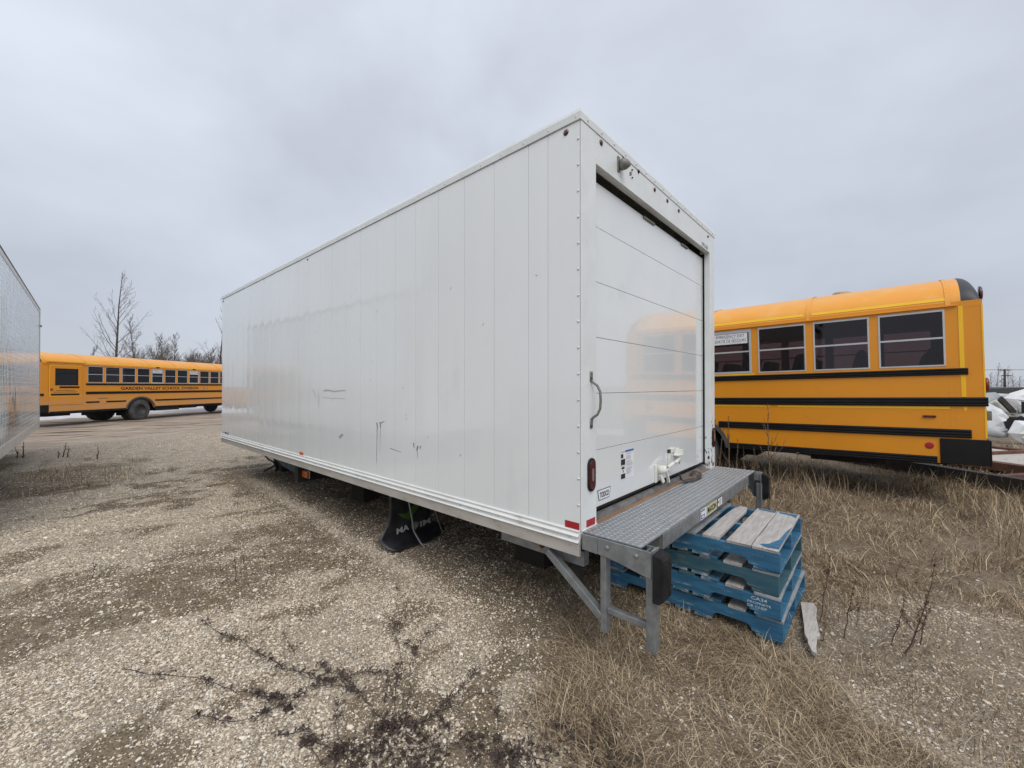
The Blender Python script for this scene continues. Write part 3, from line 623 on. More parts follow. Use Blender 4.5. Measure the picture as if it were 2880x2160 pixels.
def gate_side(sx, x0, far=False):
    # x0 = outer face, sx = +1 when inside is towards +x
    t = .012*sx
    if not far:
        MB().prism([(-.012, .604), (-.012, .692), (-.112, .694), (-.112, .602)], 'x', x0+.002, x0+.050).build('inner_channel', galv, deck, bevel=.003)
        MB().prism([(-.1135, .604), (-.1135, .6945), (-.412, .6945), (-.418, .62), (-.418, .558), (-.36, .566), (-.24, .59), (-.15, .602)], 'x', x0, x0+t).build('side_plate', galv, deck, bevel=.003)
        mb = MB()
        for yy in (-.172, -.338): mb.dome((x0, yy, .655), .014, .008, (-sx, 0, 0), 14)
        mb.build('plate_bolts', galv, deck, smooth=True, kind='stuff')
    else:
        MB().prism([(-.012, .60), (-.012, .692), (-.420, .695), (-.420, .44), (-.385, .44), (-.345, .46), (-.30, .54), (-.24, .585), (-.12, .60)], 'x', x0, x0+t).build('side_plate', galv, deck, bevel=.003)
    # corner tube pieces
    a, b = (x0, x0+.075) if sx > 0 else (x0-.075, x0)
    MB().box(a+.001, a+.007, -.419, DY0-.003, .625, .6945).box(b-.007, b-.001, -.419, DY0-.003, .625, .700).box(a+.007, b-.007, -.419, -.413, .625, .700).box(a+.007, b-.007, -.392, -.387, .625, .694).build('corner_pocket', galv, deck, bevel=.0015)
    # uprights
    xi = x0+.004*sx
    def leg(y0, y1, zt, zb, x_, xw): return MB().box(x_, x_+xw*sx, y0, y1, zb, zt).build('step_leg', galv, deck, bevel=.004)
    leg(-.157, -.120, .60, .175, xi+.013*sx, .052)
    leg(-.432, -.382, .60, .178, xi+.013*sx, .060)
    MB().box(xi+.020*sx, xi+.055*sx, -.3815, -.1575, .285, .318).build('step_rung', galv, deck, bevel=.004)
    MB().bar((xi+.035*sx, .25, .52), (xi+.035*sx, -.119, .252), .045, .044).build('diagonal_brace', galv, deck, bevel=.003)
    # rubber bumper
    c0, c1 = (x0+.004, x0+.085) if sx > 0 else (x0-.085, x0-.004)
    mbp = MB().box(c0, c1, -.426, -.4195, .44, .70); mbp.build('bumper_backplate', galv, deck)
    prof = [(-.4265, .445), (-.462, .448), (-.484, .468), (-.484, .662), (-.472, .678), (-.4265, .688)]
    bo = MB().prism(prof, 'x', c0-.012 if sx > 0 else c0+.02, c1+(.012 if sx > 0 else .0)).build('dock_bumper', rubber, deck, bevel=.003)
    mb = MB()
    for z in (.50, .64):
        for x in (c0+.02, c1-.01): mb.dome((x, -.4845, z), .008, .004, (0, -1, 0), 8)
    mb.build('bumper_bolts', void_m, bo, kind='stuff')
gate_side(1, -.004); gate_side(-1, DX1+.0005, far=True)
MB().box(.285, 2.30, DY0-.004, DY0+.008, .612, DZ-.0065).box(.285, .297, DY0+.008, -.06, .612, DZ-.0065).box(2.288, 2.30, DY0+.008, -.06, .612, DZ-.0065).build('deck_apron', galv, deck, bevel=.002)
MB().box(.05, 2.55, -.1, -.05, .60, .694).build('deck_cross_beam', galv, deck)
for x in (1.15, 1.9): MB().box(x, x+.08, -.16, -.05, .30, .60).build('lift_arm', dark, deck)
ya = DY0-.0046
mk = MB().box(1.06, 1.30, ya-.001, ya, .618, .688).build('deck_sticker', paper_y, deck); text('deck_lettering', 'MAXON', ink, mk, (1.075, ya-.0014, .630), (1, 0, 0), (0, 0, 1), .205, .046, bold=.03)
s1 = MB().box(.93, 1.052, ya-.001, ya, .618, .688).build('warning_sticker', paper, deck)
MB().box(.935, 1.02, ya-.0016, ya-.0011, .623, .683).build('sticker_print', blue_ink, s1); MB().box(.940, 1.015, ya-.0021, ya-.0017, .650, .672).box(.950, 1.005, ya-.0021, ya-.0017, .630, .641).build('sticker_box', paper, s1)
s2 = MB().box(1.32, 1.44, ya-.001, ya, .620, .690).build('warning_sticker', ink, deck)
MB().box(1.327, 1.433, ya-.0016, ya-.0011, .626, .684).build('sticker_face', paper, s2); MB().box(1.362, 1.398, ya-.0021, ya-.0017, .632, .68).build('sticker_mark', grey_ink, s2); MB().box(1.332, 1.350, ya-.0021, ya-.0017, .65, .668).build('sticker_mark', ink, s2)

# ------------------------------------------------------------------ mud flap
FY = 2.20
fl = thing('mud_flap', 'black plastic mud flap with a green stripe, hanging under the white body', 'mud flap', (.35, FY, 0))
# outline (x, z) from top to foot; depth y bends back then forward at the foot
def flapy(x, z):
    if z > .10: return FY+.015*math.sin(x*5)+.06*(z-.10)
    return FY-(.10-z)*1.0
rows = [(.545, .15, .67), (.50, .15, .665), (.44, .148, .655), (.36, .145, .64), (.28, .138, .62), (.20, .11, .608), (.14, .06, .63), (.09, .01, .71), (.064, .02, .75), (.036, .045, .70), (.018, .08, .60), (.008, .14, .45)]
vs = []; fs = []; nx = 14
for z, xa, xb in rows:
    for i in range(nx+1):
        x = xa+(xb-xa)*i/nx; yv = FY+.05*(z-.10)+.008*math.sin(x*9) if z > .09 else FY-(.09-z)*2.0-.002
        vs.append((x, yv, z+(.006 if z < .1 else 0)))
for r in range(len(rows)-1):
    for i in range(nx): a = r*(nx+1)+i; fs.append((a, a+1, a+nx+2, a+nx+1))
mb = MB(); mb.v = vs; mb.f = fs
o = mb.build('flap_sheet', flap_m, fl, world=True, smooth=True); so = o.modifiers.new('solid', 'SOLIDIFY'); so.thickness = .006; so.offset = 1
def fpt(x, z, off=.003): return Vector((x, (FY+.05*(z-.10)+.008*math.sin(x*9)) if z > .09 else FY-(.09-z)*2.0, z))+Vector((0, -off-.007, 0))
mb = MB()
gp = [(.22, .300), (.32, .280), (.39, .34), (.48, .42), (.59, .48)]; gq = [(.28, .250), (.355, .215), (.43, .29), (.52, .365), (.605, .41)]
for i in range(4): mb.quad(fpt(*gp[i]), fpt(*gp[i+1]), fpt(*gq[i+1]), fpt(*gq[i]))
mb.build('green_stripe', green_m, fl, world=True)
text('flap_lettering', 'MA', flap_ink, fl, fpt(.20, .115, .010)+Vector((0, -.01, -.005)), (1, 0, .10), (0, .1, 1), .14, .055, world=True, bold=.03)
text('flap_lettering', 'IM', flap_ink, fl, fpt(.46, .125, .010)+Vector((0, -.01, -.005)), (1, 0, .10), (0, .1, 1), .13, .055, world=True, bold=.03)
c = fpt(.40, .145, .014)+Vector((0, -.006, 0)); sh = [(0, .045), (.045, .03), (.045, -.01), (0, -.045), (-.045, -.01), (-.045, .03)]
mb = MB().ngon([c+Vector((a, 0, b)) for a, b in sh]); shd = mb.build('shield_emblem', mat('emblem_green', (.16, .19, .12), .5), fl, world=True)
text('emblem_letters', 'SS', flap_ink, shd, c+Vector((-.028, -.001, -.015)), (1, 0, 0), (0, 0, 1), .056, .035)
MB().box(.14, .26, FY-.02, FY+.02, .475, .60).build('flap_hanger', galv, fl, world=True, bevel=.004)
MB().tube([(.29, FY-.02, .555), (.31, FY-.05, .42), (.335, FY-.07, .25), (.35, FY-.08, .12), (.345, FY-.20, .035), (.35, FY-.26, .01)], .008, 8).tube([(.62, FY-.02, .50), (.66, FY+.01, .30), (.69, FY-.02, .14), (.66, FY-.14, .03)], .005, 6).build('hanging_cord', rope_m, fl, world=True, smooth=True)

# ------------------------------------------------------------------ pallets
def notch_profile(n=1.165, h=.100):
    # stringer outline (y from 0 to n, z 0..h) with two hand-hole notches at the bottom
    pts = [(0, 0), (.14, 0)]
    def arch(a, b):
        r = .038; q = []
        for i in range(7): t = math.pi/2*i/6; q.append((a+r-r*math.cos(t), r*math.sin(t)))
        for i in range(7): t = math.pi/2*(1-i/6); q.append((b-r+r*math.cos(t), r*math.sin(t)))
        return q
    pts += arch(.165, .395)+arch(n-.395, n-.165)+[(n-.14, 0), (n, 0), (n, h), (0, h)]
    return pts
PW = .912
def pallet(z, dx, dy, rz, boards, smat, lab, tops, rnd):
    t = thing('wooden_pallet', lab, 'pallet', (.85+dx, -.84+dy, z), (0, 0, rz), 'blue pallets stacked behind the tailgate')
    r = random.Random(rnd)
    for x in (0, PW/2-.019, PW-.038):
        MB().prism([(a, b) for a, b in notch_profile()], 'x', x, x+.038).build('stringer', smat, t, bevel=.002, loc=(0, 0, .018))
    def board(y0, y1, z0, m, nm, chew=False):
        # long board along x with a few irregular stations
        K = 7; vs = []; fs = []
        for i in range(K):
            x = -.004+PW*i/(K-1)+(.008*i/(K-1)); j = [r.uniform(-.002, .002) for _ in range(3)]
            e0, e1 = y0+j[0], y1+j[1]
            if chew and i == K-1: e0 += .02; e1 -= .03; x -= .03
            if chew and i == K-2: e1 -= .008
            if chew and i == 0: x += .012
            zz = z0+j[2]*.6
            vs += [(x+(r.uniform(0, .01) if i in (0, K-1) else 0), e0, zz), (x, e1, zz), (x, e1, zz+.0175), (x+(r.uniform(-.006, .006) if i in (0, K-1) else 0), e0, zz+.0175)]
        for i in range(K-1):
            a = 4*i; b = a+4
            for p, q in ((0, 1), (1, 2), (2, 3), (3, 0)): fs.append((a+p, a+q, b+q, b+p))
        fs += [(0, 1, 2, 3), (4*K-1, 4*K-2, 4*K-3, 4*K-4)]
        mb = MB(); mb.v = vs; mb.f = fs
        # split end crack
        return mb.build(nm, m, t, bevel=.0015)
    for i, (a, b, m, ch) in enumerate(boards): board(a, b, .1185, m, 'deck_board', ch)
    for a, b in ((.0, .14), (.40, .50), (.53, .63), (.665, .765), (1.02, 1.16)): board(a, b, .0, smat if a == 0 else wood_mix, 'bottom_board')
    return t
Tb = [(.010, .148, wood_bare, False), (.153, .288, wood_bare, False), (.337, .437, wood_bare, True), (.482, .590, wood_mix, False), (.66, .755, wood_mix, False), (.80, .895, blue_m, False), (.93, 1.02, wood_mix, False), (1.025, 1.16, blue_m, False)]
Tm = [(.0, .14, wood_mix, False), (.20, .30, wood_bare, False), (.345, .445, wood_mix, False), (.49, .59, blue_d, False), (.65, .75, wood_mix, False), (.80, .89, wood_mix, False), (1.02, 1.16, wood_mix, False)]
H = .1385
pallet(0.005, .018, -.008, R_(-.3), Tm, blue_m, 'bright blue wooden pallet lying on the ground, lowest of the stack', 0, 1)
p2 = pallet(0.005+H, .0, .0, R_(.4), Tm, blue_m, 'blue wooden pallet with white stencilled words, second from the bottom of the stack', 0, 2)
pallet(0.005+2*H, .006, .012, R_(-.4), Tm, blue_d, 'dark faded teal wooden pallet, second from the top of the stack', 0, 3)
p4 = pallet(0.005+3*H, .0, .004, R_(.3), Tb, blue_m, 'blue wooden pallet with bare grey top boards, topmost of the stack', 0, 4)
for s_, z_, h_, w_ in (('CA34', .092, .020, .085), ('PROPRIETE', .068, .014, .125), ('DE CHEP', .044, .016, .105)):
    text('stencil_lettering', s_, stencil, p2, (-.0007, .205-(.02 if s_ == 'CA34' else 0)-.03, z_-.006), (0, -1, 0), (0, 0, 1), w_, h_, bold=.02)
text('stencil_lettering', 'CHEP', mat('faint_stencil', (.10, .22, .33), .7), p4, (-.0007, .17, .075), (0, -1, 0), (0, 0, 1), .09, .014)
MB().prism([(.03, .0108), (.55, .0108), (.40, .028), (.22, .036), (.10, .072), (.055, .118), (.02, .075)], 'z', .1363, .1368).build('blue_paint_patch', blue_m, p4)
MB().prism([(.80, .02), (.905, .02), (.905, .14), (.86, .13), (.85, .06)], 'z', .1363, .1368).build('blue_paint_patch', blue_m, p4)
MB().prism([(.85, .158), (.905, .158), (.905, .28), (.87, .27)], 'z', .1363, .1368).build('blue_paint_patch', blue_m, p4)
# loose broken plank
pb = [(1.462, -.861), (1.502, -.933), (1.44, -.955), (1.30, -.965), (1.18, -.985), (1.062, -1.007), (1.045, -.985), (1.02, -.995), (.94, -.998), (.849, -1.01), (.862, -.985), (.93, -.962), (.985, -.952), (1.02, -.935), (1.15, -.915), (1.30, -.890)]
plank = MB().prism(pb, 'z', .012, .034).build('broken_plank', plankw, None, bevel=.002)
tag(plank, 'loose pale grey broken wooden plank lying in dry grass right of the pallets', 'plank')

# ------------------------------------------------------------------ trailer at the left edge
TH = R_(2.5)
tr = thing('parked_trailer', 'silver ribbed trailer body cut off by the left picture edge', 'trailer', (-2.2, 13.77, 0), (0, 0, -TH))
TL = 8.6; tz0, tz1 = .565, 3.30
# skin with vertical ribs (local: wall plane x=0, running along -y)
ph = .155; n = int(TL/ph)
for i in range(n):
    y1 = -.04-i*ph; y0 = y1-ph
    if i < 52:
        MB().prism([(0, y0), (0, y0+ph*.50), (.010, y0+ph*.56), (.010, y0+ph*.94), (0, y1), (-.02, y1), (-.02, y0)], 'z', .72, tz1).build('ribbed_panel', sheet_alu, tr)
mb = MB()
for i in range(n):
    y1 = -.04-i*ph
    for k in range(34): mb.dome((.0102, y1-ph*.25, .78+k*.075), .0055, .004, (1, 0, 0), 5)
mb.build('panel_rivets', rivet_m, tr, kind='stuff')
MB().box(-2.6, -.02, -TL, -.04, .62, 3.34).build('trailer_core', white_frame, tr)
MB().prism([(-.02, .56), (.018, .56), (.018, .70), (.006, .725), (-.02, .725)], 'y', -TL, 0).build('lower_rail', alu, tr)
MB().prism([(-.02, 3.295), (.014, 3.295), (.018, 3.36), (-.02, 3.375)], 'y', -TL, 0).build('upper_rail', alu, tr)
MB().prism([(-.02, 3.3755), (.02, 3.3615), (.022, 3.385), (-.02, 3.40)], 'y', -TL, 0).build('roof_edge', mat('brown_roof_edge', (.10, .07, .055), .8), tr)
MB().box(-2.6, .022, -.038, .0, .56, 3.37).build('end_post', alu, tr, bevel=.008)
MB().box(.02, .05, -.05, -.01, 2.96, 3.0).build('corner_catch', galv, tr)
ho = MB().prism([(-4.84, 1.57), (-4.93, 1.33), (-4.86, 1.06), (-4.77, 1.33)], 'x', .020, .026).build('placard_holder', alu, tr)
MB().prism([(-4.845, 1.50), (-4.90, 1.33), (-4.855, 1.13), (-4.80, 1.33)], 'x', .0262, .028).build('placard_face', grey_cast, ho)
mb = MB()
for x in (-.45, -2.1):
    mb.box(x, x+.12, -TL+.2, -.3, .30, .56)
for y in (-7.9,):
    mb.box(-2.4, -.1, y, y+.3, -.05, .31)
mb.build('trailer_underframe', dark, tr)

# ------------------------------------------------------------------ school buses
RW = 1.22
def arcz(r, y): return 2.5+r*math.sqrt(max(0, 1-(y/RW)**2))
def bus(root, paint, vis, win0, nwin, wheel_x, length, extras, base=5.15):
    # local frame: x forward from the rear wall, y to the left, z up
    pane = glass if vis == 1 else glass_far
    RI = .51; ww = .61; pit = .70; wb, wt = 1.787, 2.482
    wx = [(win0+i*pit, win0+i*pit+ww) for i in range(nwin)]
    wend = wx[-1][1]; Lb = length
    wheels = [wheel_x, wheel_x+base]
    for sd in (-1, 1):
        Y = sd*RW; Yi = sd*(RW-.045)
        # lower wall with wheel arches
        pts = [(.0, 1.785), (.0, .60)]
        for wxx in wheels:
            if wxx+.66 < Lb:
                pts += [(wxx-.66, .60)]+[(wxx-.66*math.cos(a), .52+.57*math.sin(a)) for a in [math.pi*(.05+.9*i/12) for i in range(13)]]+[(wxx+.66, .60)]
        pts += [(Lb, .60), (Lb, 1.785)]
        MB().prism(pts, 'y', Yi, Y).build('side_wall', paint, root)
        MB().box(0, Lb, Yi, Y, 2.4845, 2.56).build('window_header', paint, root)
        # pillars
        xs = [0]+[v for ab in wx for v in ab]+[Lb]
        for i in range(0, len(xs), 2):
            if xs[i+1]-xs[i] > .01: MB().box(xs[i], xs[i+1], Yi, Y-sd*.0015, 1.7855, 2.484).build('window_pillar', paint, root)
        for i, (a, b) in enumerate(wx):
            f = MB()
            ex = extras.get('exit', {}).get(i) and sd == vis
            t_ = .034 if ex else .018; yo = Y+sd*.004; yb = Y-sd*.028; zl = wb-.0 ; zt = wt
            f.box(a, a+t_, yb, yo, zl, zt).box(b-t_, b, yb, yo, zl, zt).box(a+t_, b-t_, yb, yo, zl, zl+t_).box(a+t_, b-t_, yb, yo, zt-(t_*1.3), zt)
            zm = zl+(zt-zl)*.50; f.box(a+t_, b-t_, yb, yo-sd*.003, zm-.011, zm+.011)
            fo = f.build('window_frame', winframe, root)
            MB().box(a+t_, b-t_, yb+sd*.010, yb+sd*.014, zl+t_, zm-.011).build('window_pane', pane, fo)
            MB().box(a+t_, b-t_, yb+sd*.018, yb+sd*.022, zm+.011, zt-t_*1.3).build('window_pane', pane, fo)
            if ex:
                s_ = MB().box(a+.055, b-.055, yo-sd*.006, yo-sd*.0035, zt-.215, zt-.050).build('exit_sticker', paper, fo)
                rv = (1, 0, 0) if sd < 0 else (-1, 0, 0); x_ = a+.075 if sd < 0 else b-.075
                yt = yo-sd*.0035
                text('sticker_lettering', 'EMERGENCY EXIT', ink, s_, (x_+(.02 if sd < 0 else -.02), yt, zt-.112), rv, (0, 0, 1), .42, .046)
                text('sticker_lettering', 'OPERATED FROM INSIDE ONLY', grey_ink, s_, (x_+(.11 if sd < 0 else -.11), yt, zt-.130), rv, (0, 0, 1), .24, .010)
                text('sticker_lettering', 'SORTIE DE SECOURS', ink, s_, (x_, yt, zt-.186), rv, (0, 0, 1), .46, .046)
                text('sticker_lettering', 'DE MANIPULE A L INTERIEUR SEULEMENT', grey_ink, s_, (x_+(.06 if sd < 0 else -.06), yt, zt-.205), rv, (0, 0, 1), .34, .010)
                MB().box(a-.03, b+.03, Y+sd*.0045, Y+sd*.0005, 1.758, 1.780).build('exit_tape', tape_y, root)
        # drip rail and reflective tape
        MB().box(.20, Lb, Y, Y+sd*.028, 2.508, 2.524).build('drip_rail', bus_roof, root)
        # rub rails (ribbed)
        def rail(x0, x1, z0, z1, d=.024):
            h = z1-z0; q = [(Y, z0), (Y+sd*d*.6, z0+.004), (Y+sd*d, z0+h*.12), (Y+sd*d, z0+h*.26), (Y+sd*d*.6, z0+h*.33), (Y+sd*d, z0+h*.40), (Y+sd*d, z0+h*.60), (Y+sd*d*.6, z0+h*.67), (Y+sd*d, z0+h*.74), (Y+sd*d, z0+h*.88), (Y+sd*d*.6, z1-.004), (Y, z1)]
            MB().prism(q, 'x', x0, x1).build('rub_rail', black, root, bevel=.003)
        dz = extras.get('door')
        lo = dz[1]+.12 if (dz and sd == vis) else .13
        rail(lo, Lb, 1.673, 1.756)
        rail(lo if dz and sd == vis else -.02, Lb, 1.295, 1.405)
        w0 = wheels[0]
        if dz and sd == vis:
            for a, b in ((lo, lo+.52), (lo+.80, w0-.70)): MB().box(a, b, Y, Y+sd*.012, .925, .99).build('rub_pad', rubber, root, bevel=.004)
            MB().box(lo+.56, lo+.76, Y, Y+sd*.006, .88, 1.03).build('fuel_door', paint, root, bevel=.003)
            rail(w0+.70, Lb, .915, .99)
            MB().box(.42, w0-.68, Y-.001*sd, Y+sd*.02, .56, .64).build('skirt_trim', rubber, root)
            rail(w0+.68, Lb, .60, .66)
        else:
            rail(.12, w0-.55, .915, 1.021); rail(w0+.68, Lb, .915, 1.021)
            rail(.41, w0-.68, .587, .680); rail(w0+.68, Lb, .587, .68)
        # arch trim
        for wxx in wheels:
            q = []
            for rr in (.66, .72):
                arc = [(wxx-rr*math.cos(a), .52+(rr-.09)*math.sin(a)) for a in [math.pi*(.04+.92*i/14) for i in range(15)]]
                q += arc if rr < .7 else arc[::-1]
            MB().prism(q, 'y', Y-sd*.002, Y+sd*.022).build('arch_trim', mat('arch_grey', (.09, .088, .085), .7) if 'arch_grey' not in MATS else MATS['arch_grey'], root)
        # tapes
        if not dz:
            MB().box(.155, .195, Y+sd*.0005, Y+sd*.003, 1.757, 2.50).box(.150, .190, Y+sd*.0005, Y+sd*.003, 1.408, 1.672).box(.150, .175, Y+sd*.0005, Y+sd*.003, 1.245, 1.292).build('reflective_tape', tape_y, root)
            for a, b in ((.29, 2.08), (2.18, 3.6), (3.7, 5.2), (5.3, 8)):
                MB().box(a, b, Y+sd*.0005, Y+sd*.003, 1.262, 1.288).build('reflective_tape', tape_y, root)
            MB().box(-.004, .012, Y+sd*.0005, Y+sd*.003, .925, 1.29).box(-.004, .010, Y+sd*.0005, Y+sd*.003, 1.408, 2.5).build('reflective_tape', tape_y, root)
            MB().lathe([(.042, 0), (.038, .006), (.02, .008)], (.476, Y, .806), (0, sd, 0), 20).build('round_reflector', red_r, root)
            MB().box(.41, .525, Y, Y+sd*.02, 1.155, 1.182).build('side_marker_lamp', red_l, root, bevel=.005)
        # rivet rows at panel joints
        mb = MB()
        for xx in (.235, .285, 1.62+.06, 1.73, 3.04, 3.09):
            for k in range(22):
                z = .70+k*.045
                if 1.29 < z < 1.41 or .91 < z < 1.03 or 1.66 < z: continue
                mb.dome((xx, Y, z), .006, .003, (0, sd, 0), 5)
        for (a, b) in wx[:-1]:
            for k in range(6):
                for xx in (b+.018, b+pit-ww-.018): mb.dome((xx, Y-sd*.0015, 1.83+k*.12), .006, .003, (0, sd, 0), 5)
        mb.build('rivets', paint, root, kind='stuff')
        # tape strip on the roof edge
        MB()
        for a, b in ((.27, 1.63), (1.73, 3.1), (3.2, 4.6), (4.7, 6.1), (6.2, 7.6)):
            if b > Lb: continue
            zz = 2.585; yy = RW*math.sqrt(1-((zz-2.5)/RI)**(2/.9))
            zz2 = 2.622; yy2 = RW*math.sqrt(1-((zz2-2.5)/RI)**(2/.9))
            e = .004
            MB().quad((a, sd*(yy+e), zz), (b, sd*(yy+e), zz), (b, sd*(yy2+e), zz2), (a, sd*(yy2+e), zz2)).build('roof_edge_tape', tape_y, root)
    # roof shell
    def loft(x0, x1, sc_fn, K, name, m, scl=1.0, thick=True):
        vs = []; fs = []; n = 28
        for i in range(K+1):
            x = x0+(x1-x0)*i/K; f, g = sc_fn(x)
            for j in range(n+1):
                a = math.pi*j/n; vs.append((x, RW*scl*g*math.cos(a), 2.555 if False else 2.5+(RI*scl+(scl-1)*.7)*f*max(0, math.sin(a))**.9))
        for i in range(K):
            for j in range(n): a = i*(n+1)+j; fs.append((a, a+1, a+n+2, a+n+1))
        mb = MB(); mb.v = vs; mb.f = fs; o = mb.build(name, m, root, smooth=True); return o
    def one(x): return 1, 1
    def rear(x):
        t = min(1, max(0, (.17-x)/.17)); return (1-t**2.6)**(1/2.6)*.98+.02, 1-.012*t**3
    loft(.17, Lb, one, 12, 'roof', bus_roof); loft(.0, .17, rear, 10, 'rear_roof_cap', mat('cap_black', (.03, .032, .036), .45) if 'cap_black' not in MATS else MATS['cap_black'])
    x = .255
    while x < Lb:
        loft(x, x+.045, one, 1, 'roof_bow', bus_roof, 1.006); x += .0; x += 1.40
    mb = MB()
    x = .278
    while x < Lb:
        for k in range(3, 26):
            a = math.pi*(k/28)
            for aa in (a,): mb.dome((x, RW*1.006*math.cos(aa), 2.5+(RI*1.006+.0042)*math.sin(aa)**.9), .006, .004, (0, math.cos(aa), math.sin(aa)), 5)
        x += 1.40
    mb.build('roof_rivets', bus_roof, root, kind='stuff')
    vx = 1.0 if not extras.get('door') else .35
    MB().lathe([(.02, 0), (.02, .12), (.09, .125), (.10, .15), (.06, .175)] if extras.get('door') else [(.12, -.07), (.12, .02), (.11, .035)], (vx if extras.get('door') else 1.35, 0 if extras.get('door') else .25, 3.0), (0, 0, 1), 18).build('roof_vent', snowdark if extras.get('door') else mat('vent_plastic', (.5, .46, .36), .6), root)
    # rear wall
    MB().box(-.002, .03, -RW+.046, RW-.046, .60, 1.52).box(-.002, .03, -RW+.046, -.95, 1.5205, 2.54).box(-.002, .03, .95, RW-.046, 1.5205, 2.54).box(-.002, .03, -.9495, .9495, 2.35, 2.54).box(-.002, .03, -.42, -.36, 1.5205, 2.3495).box(-.002, .03, .36, .42, 1.5205, 2.3495).build('rear_wall', paint, root)
    MB().box(.008, .014, -.9495, -.4205, 1.5205, 2.3495).box(.008, .014, -.3595, .3595, 1.5205, 2.3495).box(.008, .014, .4205, .9495, 1.5205, 2.3495).build('rear_window', glass_dk, root)
    for yy in (-.95, .95):
        MB().lathe([(.10, 0), (.09, .025), (.05, .035)], (-.002, yy*.98, 2.66), (-1, 0, 0), 20).build('warning_lamp', red_l, root, smooth=True)
        MB().lathe([(.09, 0), (.085, .03), (.04, .042)], (-.002, yy*1.17, 1.55), (-1, 0, 0), 20).build('brake_lamp', mat('orange_lens', (.20, .03, .012), .3) if 'orange_lens' not in MATS else MATS['orange_lens'], root, smooth=True)
        MB().box(-.05, -.002, yy*1.17-.06, yy*1.17+.06, 1.13, 1.24).build('rear_lamp_box', grey_cast, root, bevel=.006)
    # bumper
    MB().box(-.036, -.02, -1.20, 1.20, .60, .90).box(-.0195, .385, -RW-.016, -RW-.001, .60, .905).box(-.0195, .385, RW+.001, RW+.016, .60, .905).box(-.034, -.0195, -RW-.012, -1.2005, .60, .90).box(-.034, -.0195, 1.2005, RW+.012, .60, .90).build('rear_bumper', black, root, bevel=.012)
    # floor, interior, seats
    MB().box(.05, Lb-.1, -RW+.06, RW-.06, .86, .92).build('floor', interior, root)
    for sd in (-1, 1):
        MB().box(.04, Lb-.1, sd*(RW-.075), sd*(RW-.050), .925, 1.775).build('interior_lining', interior, root)
    seat0 = None
    k = 0; x = .55
    while x < Lb-1.2:
        for sd in (-1, 1):
            if seat0 is None:
                q = [(0, .92), (.42, .92), (.42, 1.32), (.08, 1.34), (-.10, 2.02), (-.16, 2.06), (-.20, 2.03), (-.06, 1.3)]
                seat0 = MB().prism(q, 'y', -.44, .44).build('seat', seat_m, root, bevel=.04, loc=(x, sd*.72, 0))
            else: c = share(seat0, root); c.location = (x, sd*.72, 0)
        x += .70; k += 1
    # chassis and wheels
    MB().box(.3, Lb+1.0, -.45, -.36, .48, .70).box(.3, Lb+1.0, .36, .45, .48, .70).box(wheels[0]-.9, wheels[0]-.3, -.34, .34, .38, .7).box(wheels[0]+.9, wheels[0]+2.2, vis*.5, vis*1.05, .42, .68).box(.9, 1.8, -.34, .34, .40, .6).box(wheels[0]+2.5, wheels[0]+3.4, vis*.45, vis*.95, .46, .66).build('chassis', dark, root)
    MB().tube([(wheels[0], -.9, .50), (wheels[0], .9, .50)], .09, 10).tube([(wheels[1], -.9, .5), (wheels[1], .9, .5)], .06, 10).build('axle', dark, root)
    for wi, wxx in enumerate(wheels):
        for sd in (-1, 1):
            for yy in ((.60, .92) if wi == 0 else (.90,)):
                c = (wxx, sd*yy, .515)
                prof = [(.30, -.02), (.40, .0), (.475, .03), (.508, .07), (.515, .12), (.515, .17), (.508, .22), (.475, .26), (.40, .285), (.285, .27)]
                ty = MB().lathe(prof, c, (0, sd, 0), 40).build('tyre', tyre_m, root, smooth=True)
                if yy > .8:
                    MB().lathe([(.285, .272), (.275, .285), (.262, .26), (.25, .10 if wi == 0 else .2), (.16, .08 if wi == 0 else .22), (.13, .14 if wi == 0 else .28), (.10, .16 if wi == 0 else .3), (.02, .17 if wi == 0 else .3)], c, (0, sd, 0), 32).build('rim', mat('rim_grey', (.06, .058, .056), .6, metal=.3) if 'rim_grey' not in MATS else MATS['rim_grey'], ty, smooth=True)
        if wi == 0:
            for sd in (-1, 1): MB().box(wxx-.62, wxx-.60, sd*.62, sd*1.15, .28, .72).build('mud_flap', rubber, root)
    # cab front
    MB().box(Lb-.03, Lb, -RW+.046, RW-.046, .60, 1.55).box(Lb-.03, Lb, -RW+.046, RW-.046, 2.42, 2.55).box(Lb-.03, Lb, -.04, .04, 1.5505, 2.4195).build('front_wall', paint, root)
    MB().box(Lb-.02, Lb-.012, -RW+.05, -.0405, 1.5505, 2.4195).box(Lb-.02, Lb-.012, .0405, RW-.05, 1.5505, 2.4195).build('windscreen', glass_dk, root)
    loft(Lb, Lb+.12, lambda x: ((1-((x-Lb)/.12)**2.4)**(1/2.4)*.97+.03, 1), 6, 'front_roof_cap', bus_roof)
    q = [(Lb, .62), (Lb+1.25, .62), (Lb+1.30, .8), (Lb+1.28, 1.28), (Lb+1.15, 1.38), (Lb, 1.53)]
    MB().prism(q, 'y', -.95, .95).build('hood', paint, root, bevel=.05)
    MB().box(Lb+1.30, Lb+1.42, -1.18, 1.18, .55, .82).build('front_bumper', black, root, bevel=.02)
    for sd in (-1, 1): MB().lathe([(.10, 0), (.09, .02)], (Lb+1.29, sd*.72, 1.05), (1, 0, 0), 18).build('headlight', chrome, root)
    return wheels
Rb = thing('school_bus', 'yellow school bus standing in dry grass right of the white body, rear end nearest', 'school bus', (0, 0, 0))
